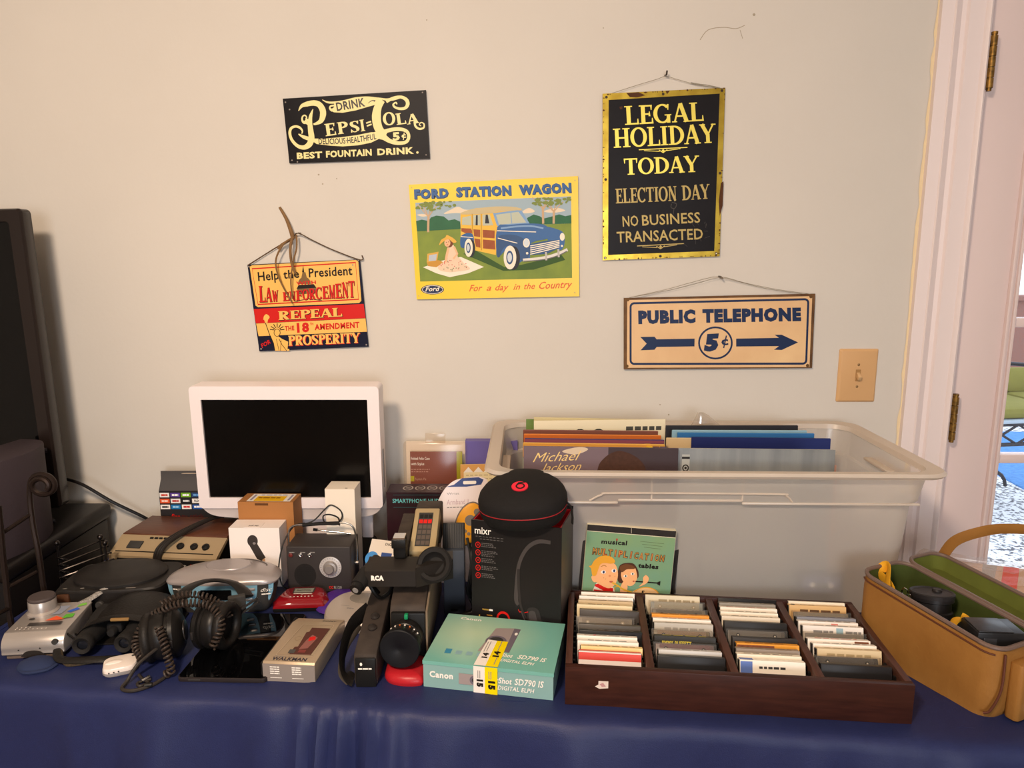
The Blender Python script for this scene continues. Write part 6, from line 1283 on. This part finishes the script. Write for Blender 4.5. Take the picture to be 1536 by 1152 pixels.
def cassette(col, yk, n, spec, label, grp):
    kind, c1, ink_, feat = spec; tl = 30 if kind == 'clear' else 17
    cy = yk; yk = int(yk*1000); rd = random.Random(col*31+yk); dx = rd.uniform(.004, .013)
    base = TM @ V((xs_[col]+dx, cy-.004, .009)); w, th, h = .115, .0158, .068
    o = thing('cassette', label, 'cassette', tuple(base), 0, grp, rot=(-tl, 0, TRA))
    if kind == 'spine':      # closed box with a printed spine card
        MB(mat('1d1b1a', .3)).box(0, .0035, 0, w, th, h-.001, r=.0012).build('case', o)
        g = MB(mat(c1, .45)); g.box(.0015, -.0002, h*.42, w-.0015, .004, h-.0004); g.box(.0015, .0, h-.004, w-.0015, th-.001, h+.0003)
        g.face((0, -.0002, 0), (1, 0, 0), (0, 0, 1), w, h)
        M1 = g.M
        g.face((0, 0, h+.0003), (1, 0, 0), (0, 1, 0), w, th)
    elif kind == 'black':
        g = MB(mat(c1, .35)); g.box(0, 0, 0, w+.004, th, h, r=.001); g.face((0, 0, h), (1, 0, 0), (0, 1, 0), w, th); M1 = None; g.build('case', o); g = MB(mat(c1, .35)).face((0, 0, h), (1, 0, 0), (0, 1, 0), w, th)
    elif kind == 'clear':    # bare or clear-boxed cassette showing its shell
        sh_ = mat(c1, .3, var=.3, vscale=90); g = MB(sh_); g.box(.004, .004, .0, w-.004, th-.002, h-.002, r=.0015); g.face((0, .004, 0), (1, 0, 0), (0, 0, 1), w, h)
        g.poly([(.1, .5), (.2, .42), (.8, .42), (.9, .5), (.9, .96), (.1, .96)], mat(feat or '8a8074', .35), 1); g.rect(.3, .62, .7, .76, mat('4a423c', .2), 2)
        for x in (.2, .8): g.poly(ell(x, .84, .032, .055, 14), mat('1a1918' if ink_ == 'dark' else 'b5a88e', .3), 2); g.poly(ell(x, .84, .014, .024, 10), paperw, 3)
        for x in (.36, .62): g.poly(ell(x, .69, .05, .09, 14), mat('c9bba6', .4), 3); g.poly(ell(x, .69, .02, .035, 10), dgrey, 4)
        g.build('shell', o); MB(tint).box(0, 0, .0, w, th, h).build('case', o); return o
    rdk = mat(ink_, .5) if ink_ and ink_ != 'dark' else None
    if kind == 'spine' or rdk:
        if rdk and feat not in ('split', 'block', 'logo'): g.scrib(.12 + .1*rd.random(), .45, .8+.1*rd.random(), .2, rdk, 1, 4, yk*7+col)
        if feat == 'heart': g.poly([(q[0]*.03+.3, q[1]*.3+.5) for q in ((0, -1), (1, .2), (.6, .9), (0, .5), (-.6, .9), (-1, .2))], mat('e26a78', .5), 2)
        if feat == 'split': g.rect(.014, .45, .986, .98, mat('d94a3e', .45), 1)
        if feat == 'block': g.rect(.02, .1, .22, .95, rdk, 1)
        if feat == 'logo': g.poly(ell(.09, .5, .04, .34, 12), dgrey, 2); g.rect(.2, .3, .5, .7, mat('f0dcb0', .5), 1); g.scrib(.22, .42, .46, .2, rdk, 2, 3)
        if kind == 'spine':
            g.face((0, -.0002, 0), (1, 0, 0), (0, 0, 1), w, h)
            if feat == 'split': g.rect(.014, .8, .986, .99, mat('d94a3e', .45), 1)
            elif feat == 'block': g.rect(.02, .45, .2, .97, rdk, 1); g.scrib(.3, .8, .7, .06, dgrey, 1, 5, yk)
            elif feat == 'barcode': [g.rect(.55+.018*i, .72, .55+.018*i+.006+.006*(i % 2), .9, dk, 1) for i in range(14)]; g.scrib(.2, .8, .46, .06, grey, 1, 3, yk)
            elif feat == 'two': g.scrib(.35, .84, .7, .05, rdk, 1, 3, yk); g.scrib(.3, .74, .75, .06, rdk, 1, 4, yk+1)
            elif feat == 'photo': g.rect(.74, .82, .96, .98, mat('7a4a30', .5), 1); g.scrib(.2, .86, .7, .06, rdk, 1, 5, yk)
            elif feat == 'pic': g.rect(.02, .75, .6, .97, mat('9a5a3a', .5, var=.6, vscale=150), 1)
            elif feat == 'red': g.rect(.55, .78, .66, .97, mat('d98a80', .5), 1); g.scrib(.18, .82, .5, .07, grey, 1, 2, yk); g.scrib(.7, .82, .95, .07, grey, 1, 2, yk)
            elif feat == 'blue': g.rect(.55, .78, .66, .97, mat('9ab6c0', .5), 1); g.scrib(.18, .82, .5, .07, grey, 1, 2, yk); g.scrib(.7, .82, .95, .07, grey, 1, 2, yk)
            elif feat == 'name': g.text('JIMMY BUFFETT', (.12, .78), (.6, .78), .1, mat('d9c84a', .5), 1, bold=.03)
            else: g.scrib(.15+.1*rd.random(), .82, .75+.15*rd.random(), .07, rdk, 1, 4, yk*3+col)
    g.build('inlay_card' if kind == 'spine' else 'spine_print', o)
    if feat == 'bracket': MB(mat('c9c6c2', .3)).box(.004, -.001, h-.012, w-.004, .001, h+.001, r=.0005).build('clip', o)
    return o
ORD = ('first', 'second', 'third', 'fourth')
COLS = [
 [(('spine', 'f2ebe0', 'c0504a', 0), 'white-spined cassette with red print'), (('spine', 'f4eee6', '2a2a2a', 0), 'white cassette with two short black words'), (('spine', 'c9b28c', '5a3a24', 0), 'kraft tan cassette with brown print'), (('spine', 'ecd9b0', '2e2a26', 0), 'cream cassette with black lower print'), (('black', '4a4542', None, 0), 'plain dark grey cassette box behind the clear cassette'), (('clear', '9a9080', 'pale', '857a6c'), 'clear cassette showing pale reels'), (('black', '55504a', None, 0), 'smoky grey cassette box in front of the clear cassette'), (('black', '1d1c1c', '8a8580', 0), 'black cassette box behind the one with a pink heart'), (('spine', 'eee6da', '9a8a80', 'heart'), 'white-spined cassette with a pink heart'), (('spine', 'f3ece2', '3a3632', 'two'), 'white cassette with two lines of black print'), (('spine', 'eecf8e', '6a4a20', 0), 'pale yellow cassette with brown print'), (('spine', 'f1e6e0', 'd94a3e', 'split'), 'red and white cassette, frontmost')],
 [(('spine', 'ddd0b4', 'a89878', 0), 'cream cassette, rearmost'), (('clear', 'a9b2b4', 'pale', 'b8b4a4'), 'bluish clear cassette'), (('clear', '8a8272', 'dark', '6e6658'), 'brownish clear cassette with dark reels at its corners'), (('spine', 'e2962e', '3a2410', 0), 'orange-spined cassette with dark print'), (('spine', 'f1e9de', 'd09a94', 0), 'white cassette with faint pink print'), (('spine', 'bdb6aa', '9a948a', 0), 'pale grey cassette'), (('clear', '8d8068', 'dark', 'a08a74'), 'clear brown cassette with black hubs'), (('spine', '2d2a24', 'd9c84a', 'name'), 'black cassette with a yellow name and top line'), (('clear', '7d6a70', 'dark', '85666c'), 'clear purplish cassette with black hubs'), (('spine', 'cfcac6', '8a8480', 'bracket'), 'grey cassette with a white clip along its edge'), (('black', '242324', None, 0), 'plain black cassette box, frontmost')],
 [(('black', '1e1c1c', '5a5654', 0), 'black cassette box, rearmost'), (('spine', '948d82', 'ddd6ca', 0), 'grey cassette with pale print'), (('spine', 'f2e8d8', 'd0605a', 0), 'white cassette with red print in the middle'), (('spine', 'f0e5d2', '4a443e', 0), 'thick white cassette with small black print'), (('spine', 'e6d8c2', '3a342e', 'two'), 'cream cassette with black handwriting-like print'), (('black', '2a2828', None, 0), 'plain black cassette box behind the smoky one'), (('clear', '6a6662', 'dark', '7a7672'), 'smoky grey cassette'), (('black', '353231', None, 0), 'dark grey cassette box behind the orange one'), (('spine', 'e29a2c', '7a3a1a', 'pic'), 'orange cassette with a small picture'), (('spine', '93867a', '7a6e62', 0), 'tan grey cassette'), (('spine', 'f0e4cf', '5a5048', 0), 'white cassette with faint black print'), (('spine', 'f4ebdc', '5f78b8', 'block'), 'white cassette with a blue block, frontmost')],
 [(('spine', 'f1e8d2', '2e2a28', 0), 'white cassette with bold black letters, rearmost'), (('spine', 'dfb57a', '6a4a2a', 'logo'), 'tan cassette with a round dark logo'), (('clear', 'a09888', 'pale', 'a8a092'), 'clear grey cassette behind the bluish one'), (('spine', '85868e', '5a6288', 0), 'bluish grey cassette'), (('spine', 'efe6dc', '5a5450', 'red'), 'white cassette with a small red block'), (('spine', 'efe6dc', '5a5450', 'blue'), 'white cassette with a small pale blue block'), (('clear', 'a49c92', 'pale', '98928a'), 'pale grey clear cassette before the pale blue block'), (('spine', 'f2e8dc', 'cf3a34', 'photo'), 'white cassette with red title and a brown picture'), (('spine', 'f4ece0', '3a3634', 'barcode'), 'white cassette with a black barcode'), (('spine', 'd9c29a', 'b09a72', 0), 'tan cassette in front of the barcode one'), (('clear', '54504e', 'dark', '605c5a'), 'dark smoky cassette'), (('black', '232122', None, 0), 'black cassette box, frontmost')],
]
for ci, col in enumerate(COLS):
    ws = [{'clear': 1.75, 'black': 1.15, 'spine': .92}[c_[0][0]] for c_ in col]; tot = sum(ws)-.5*ws[0]-.5*ws[-1]; acc = 0
    for k, (sp_c, lb_) in enumerate(col):
        if k: acc += (ws[k-1]+ws[k])/2
        cassette(ci, .034 + (TD-.064)*(1-acc/tot), len(col), sp_c, '%s, %s tray row from left' % (lb_, ORD[ci]), 'cassettes in the wooden tray')

# ================================================================ leather camera bag
BGA = -66
bag = thing('camera_bag', 'open tan leather camera bag with green lining beside the cassette tray', 'camera bag', on(.808, 1.122), BGA)
# local x runs from the far left end (negative) to the near right end, y = depth away from the front face
tan_ = mat('a3743a', .55, key='tan_leather', bump=.25, bscale=160, var=.3, vscale=9, vcol='855826'); grn = mat('3f4a1c', .85, key='green_lining', var=.25, vscale=30); trimm = mat('6e5a50', .42, key='bag_trim'); brn = mat('5a3222', .5, key='brown_piping')
L_, DB, HB = .283, .125, .135
def bo(k, z, lean=0):
    p = rr(-L_*k - .0, .0-.006*(k-1), .0+.012*(k-1)*8, DB*k, .03, 6); return [(x, y, z) for x, y in p]
def brim(z, s): return [(x, y, z + .030*((-x)/L_)) for x, y, _ in bo(s, 0)]
g = MB(tan_); g.loft([bo(.93, .0), bo(.985, .012), bo(1.0, .05), brim(.10, 1.0), brim(.128, .99)], tan_, (1, 0)); g.build('shell', bag)
g = MB(grn); inn_ = [brim(.127, .985), brim(.10, .97), bo(.95, .05), bo(.93, .012), bo(.9, .006)]; g.loft([[(x*.985-.002, .003+y*.955, z) for x, y, z in r_] for r_ in inn_], grn, (0, 1)); g.build('lining', bag)
g = MB(trimm); g.tube([(x, y, z) for x, y, z in brim(.129, .985)], .0042, n=8, closed=True); g.build('rim_trim', bag)
g = MB(brn); g.tube(crv([(-.012, -.001, .012), (-.004, .004, .02), (.0035, .014, .06), (.0, .02, .12)], 5), .0022).tube([(x, y-.001, z-.012) for x, y, z in brim(.129, 1.0)][24:28] + [(x, y-.001, z-.012) for x, y, z in brim(.129, 1.0)][:4], .0016); g.build('piping', bag)
g = MB(tan_); g.prism(rr(-.002, .035, .022, .115, .008), .004, .105, bev=.003); g.build('end_pocket', bag)
# lid swung open behind, green side up
lg_ = thing  # (lid is a part)
lidp = rr(-L_, DB+.006, -.0, DB+.105, .03, 6)
g = MB(tan_); g.loft([[(x, y, z+.030*(-x)/L_) for x, y in inset(lidp, d)] for d, z in ((.012, .085), (.002, .09), (0, .105), (.0, .128))], tan_, (1, 0)); g.build('lid', bag)
lo_ = bpy.data.objects['lid.003'] if 'lid.003' in bpy.data.objects else None
g = MB(mat('5f6526', .85, key='olive_lining', var=.2, vscale=25)); g.loft([[(x, y, z+.030*(-x)/L_) for x, y in inset(lidp, d)] for d, z in ((.003, .127), (.006, .112), (.01, .1))], g.m, (0, 1)); g.build('lid_lining', bag)
g = MB(trimm); g.tube([(x, y, .129+.030*(-x)/L_) for x, y in inset(lidp, .001)], .0042, n=8, closed=True); g.build('lid_trim', bag)
MB(tan_).box(-L_*.75, DB-.004, .1, -L_*.2, DB+.012, .128, r=.003).build('hinge', bag)
MB(chrome).at((.022, .06, .02), (0, 90, 0)).lathe([(.007, 0), (.007, .004), (.004, .007), (.001, .007)], n=18).build('stud', bag)
stp = MB(tan_); wpt = [wallpt(1412, 838, 1.47), wallpt(1432, 812, 1.45), wallpt(1470, 798, 1.42), wallpt(1510, 793, 1.38), wallpt(1560, 800, 1.33), wallpt(1600, 840, 1.3)]
BI = (MX.Translation(on(.808, 1.122)) @ Euler((0, 0, R(BGA))).to_matrix().to_4x4()).inverted()
ys_ = [1.44, 1.43, 1.42, 1.38, 1.33, 1.29]
pp = [tuple(BI @ V((q[0], y, q[1]))) for q, y in zip(wpt, (1.47, 1.45, 1.42, 1.38, 1.33, 1.3))]
stp.tube(crv([(pp[0][0], pp[0][1], .135)] + pp, 6), .011, flat=.22, up=(0, 1, .3), n=10); stp.build('shoulder_strap', bag)
MB(brn).tube(crv([(pp[0][0]+.0, pp[0][1]+.01, pp[0][2]-.02), (pp[0][0]+.01, pp[0][1]+.02, pp[0][2]-.01), (pp[0][0]+.02, pp[0][1]+.01, pp[0][2]-.016), (pp[0][0]+.005, pp[0][1], pp[0][2]-.026)], 5, True), .003, n=6, closed=True).build('strap_ring', bag)
BM = MX.Translation(on(.808, 1.122)) @ Euler((0, 0, R(BGA))).to_matrix().to_4x4()
# camera inside
p = BM @ V((-.165, .065, .048)); t = thing('film_camera', 'black film camera with yellow strap and lens cap up inside the tan bag', 'camera', tuple(p), BGA+8)
MB(black).box(-.07, -.035, 0, .07, .035, .055, r=.006).box(-.02, .025, .0, .02, .045, .05, r=.006).build('body', t)
l = MB(mat('1c1a1b', .4)); l.at((0, -.002, .055), (-6, -8, 0)); l.lathe([(.036, 0), (.036, .012), (.033, .014), (.033, .03), (.0375, .032), (.0375, .042)], n=40); M1 = l.M; lo2 = l.build('lens_barrel', t)
g = MB(mat('242122', .45)); g.M = M1 @ MX.Translation((0, 0, .042)); g.lathe([(.0385, -.004), (.039, .003), (.0375, .005), (.034, .0045), (.033, .0035), (.001, .0035)], n=40); g.M = g.M @ MX.Translation((.003, .012, .0035)); g.lathe([(.0085, 0), (.0085, .003), (.007, .005), (.001, .0052)], n=20); g.build('lens_cap', lo2)
ys = mat('dda022', .75, key='yellow_strap', bump=.3, bscale=400)
MB(ys).tube(crv([(-.065, -.01, .05), (-.085, -.005, .085), (-.11, .0, .1), (-.1, .012, .115), (-.075, -.03, .09), (-.055, -.045, .06)], 6), .0105, flat=.14, up=(0, 1, .2), n=10).build('strap', t)
MB(ys).tube(crv([(.045, -.03, .045), (.055, -.04, .075), (.075, -.035, .088), (.085, -.02, .07)], 6), .014, flat=.12, up=(1, .3, .3), n=10).build('strap', t)
MB(chrome).tube([(-.05+.006*math.cos(a*.6), -.01, .085+.008*math.sin(a*.6)) for a in range(11)], .0012, n=6).build('strap_ring', t)
p = BM @ V((-.045, .055, .065)); t = thing('flash_unit', 'black flash unit with clear window standing in the near end of the tan bag', 'flash', tuple(p), BGA+62)
MB(mat('1f1e1f', .35)).box(-.04, -.026, 0, .04, .03, .078, r=.003).build('body', t); MB(mat('3a3a3e', .1)).box(-.03, -.0275, .045, -.008, -.0255, .068, r=.001).build('flash_window', t); MB(mat('2a2829', .3)).box(-.038, -.025, .078, .02, .026, .08, r=.001).build('top_plate', t); MB(black).box(-.041, -.027, .03, .041, -.0255, .033).build('seam', t)

# things on the floor side beyond the bag: a sleeve of papers in clear plastic
t = thing('paper_packet', 'red-striped papers in clear plastic lying behind the tan bag lid', 'papers', on(.985, 1.50, .001), -20, rot=(12, 0, -20))
g = MB(mat('c9a68a', .6)).box(-.07, -.05, .075, .13, .09, .079); g.face((-.07, -.05, .079), (1, 0, 0), (0, 1, 0), .2, .14); g.poly([(.6, 0), (.75, 0), (.95, 1), (.8, 1)], mat('d8441e', .5), 1); g.poly([(.42, 0), (.52, 0), (.74, 1), (.6, 1)], mat('a8988a', .5), 1); g.poly([(.2, 0), (.42, 0), (.5, .5), (.3, .6)], mat('8a6a5a', .5), 1); g.build('paper', t)
MB(clear('packet_film', 'f8f4f0', .07, .15, .03, 'e8dcd0')).loft([[(x+.004*math.sin(i*2), y, z+.006*math.sin(i*1.3)) for i, (x, y) in enumerate(rr(-.08-d, -.06-d, .16+d, .1+d, .02, 4))] for d, z in ((0, .068), (.004, .078), (0, .09), (-.05, .094))]).build('plastic_film', t)
MB(mat('5a4438', .7)).box(-.06, -.04, .0, .12, .08, .067, r=.004).build('lower_stack', t)
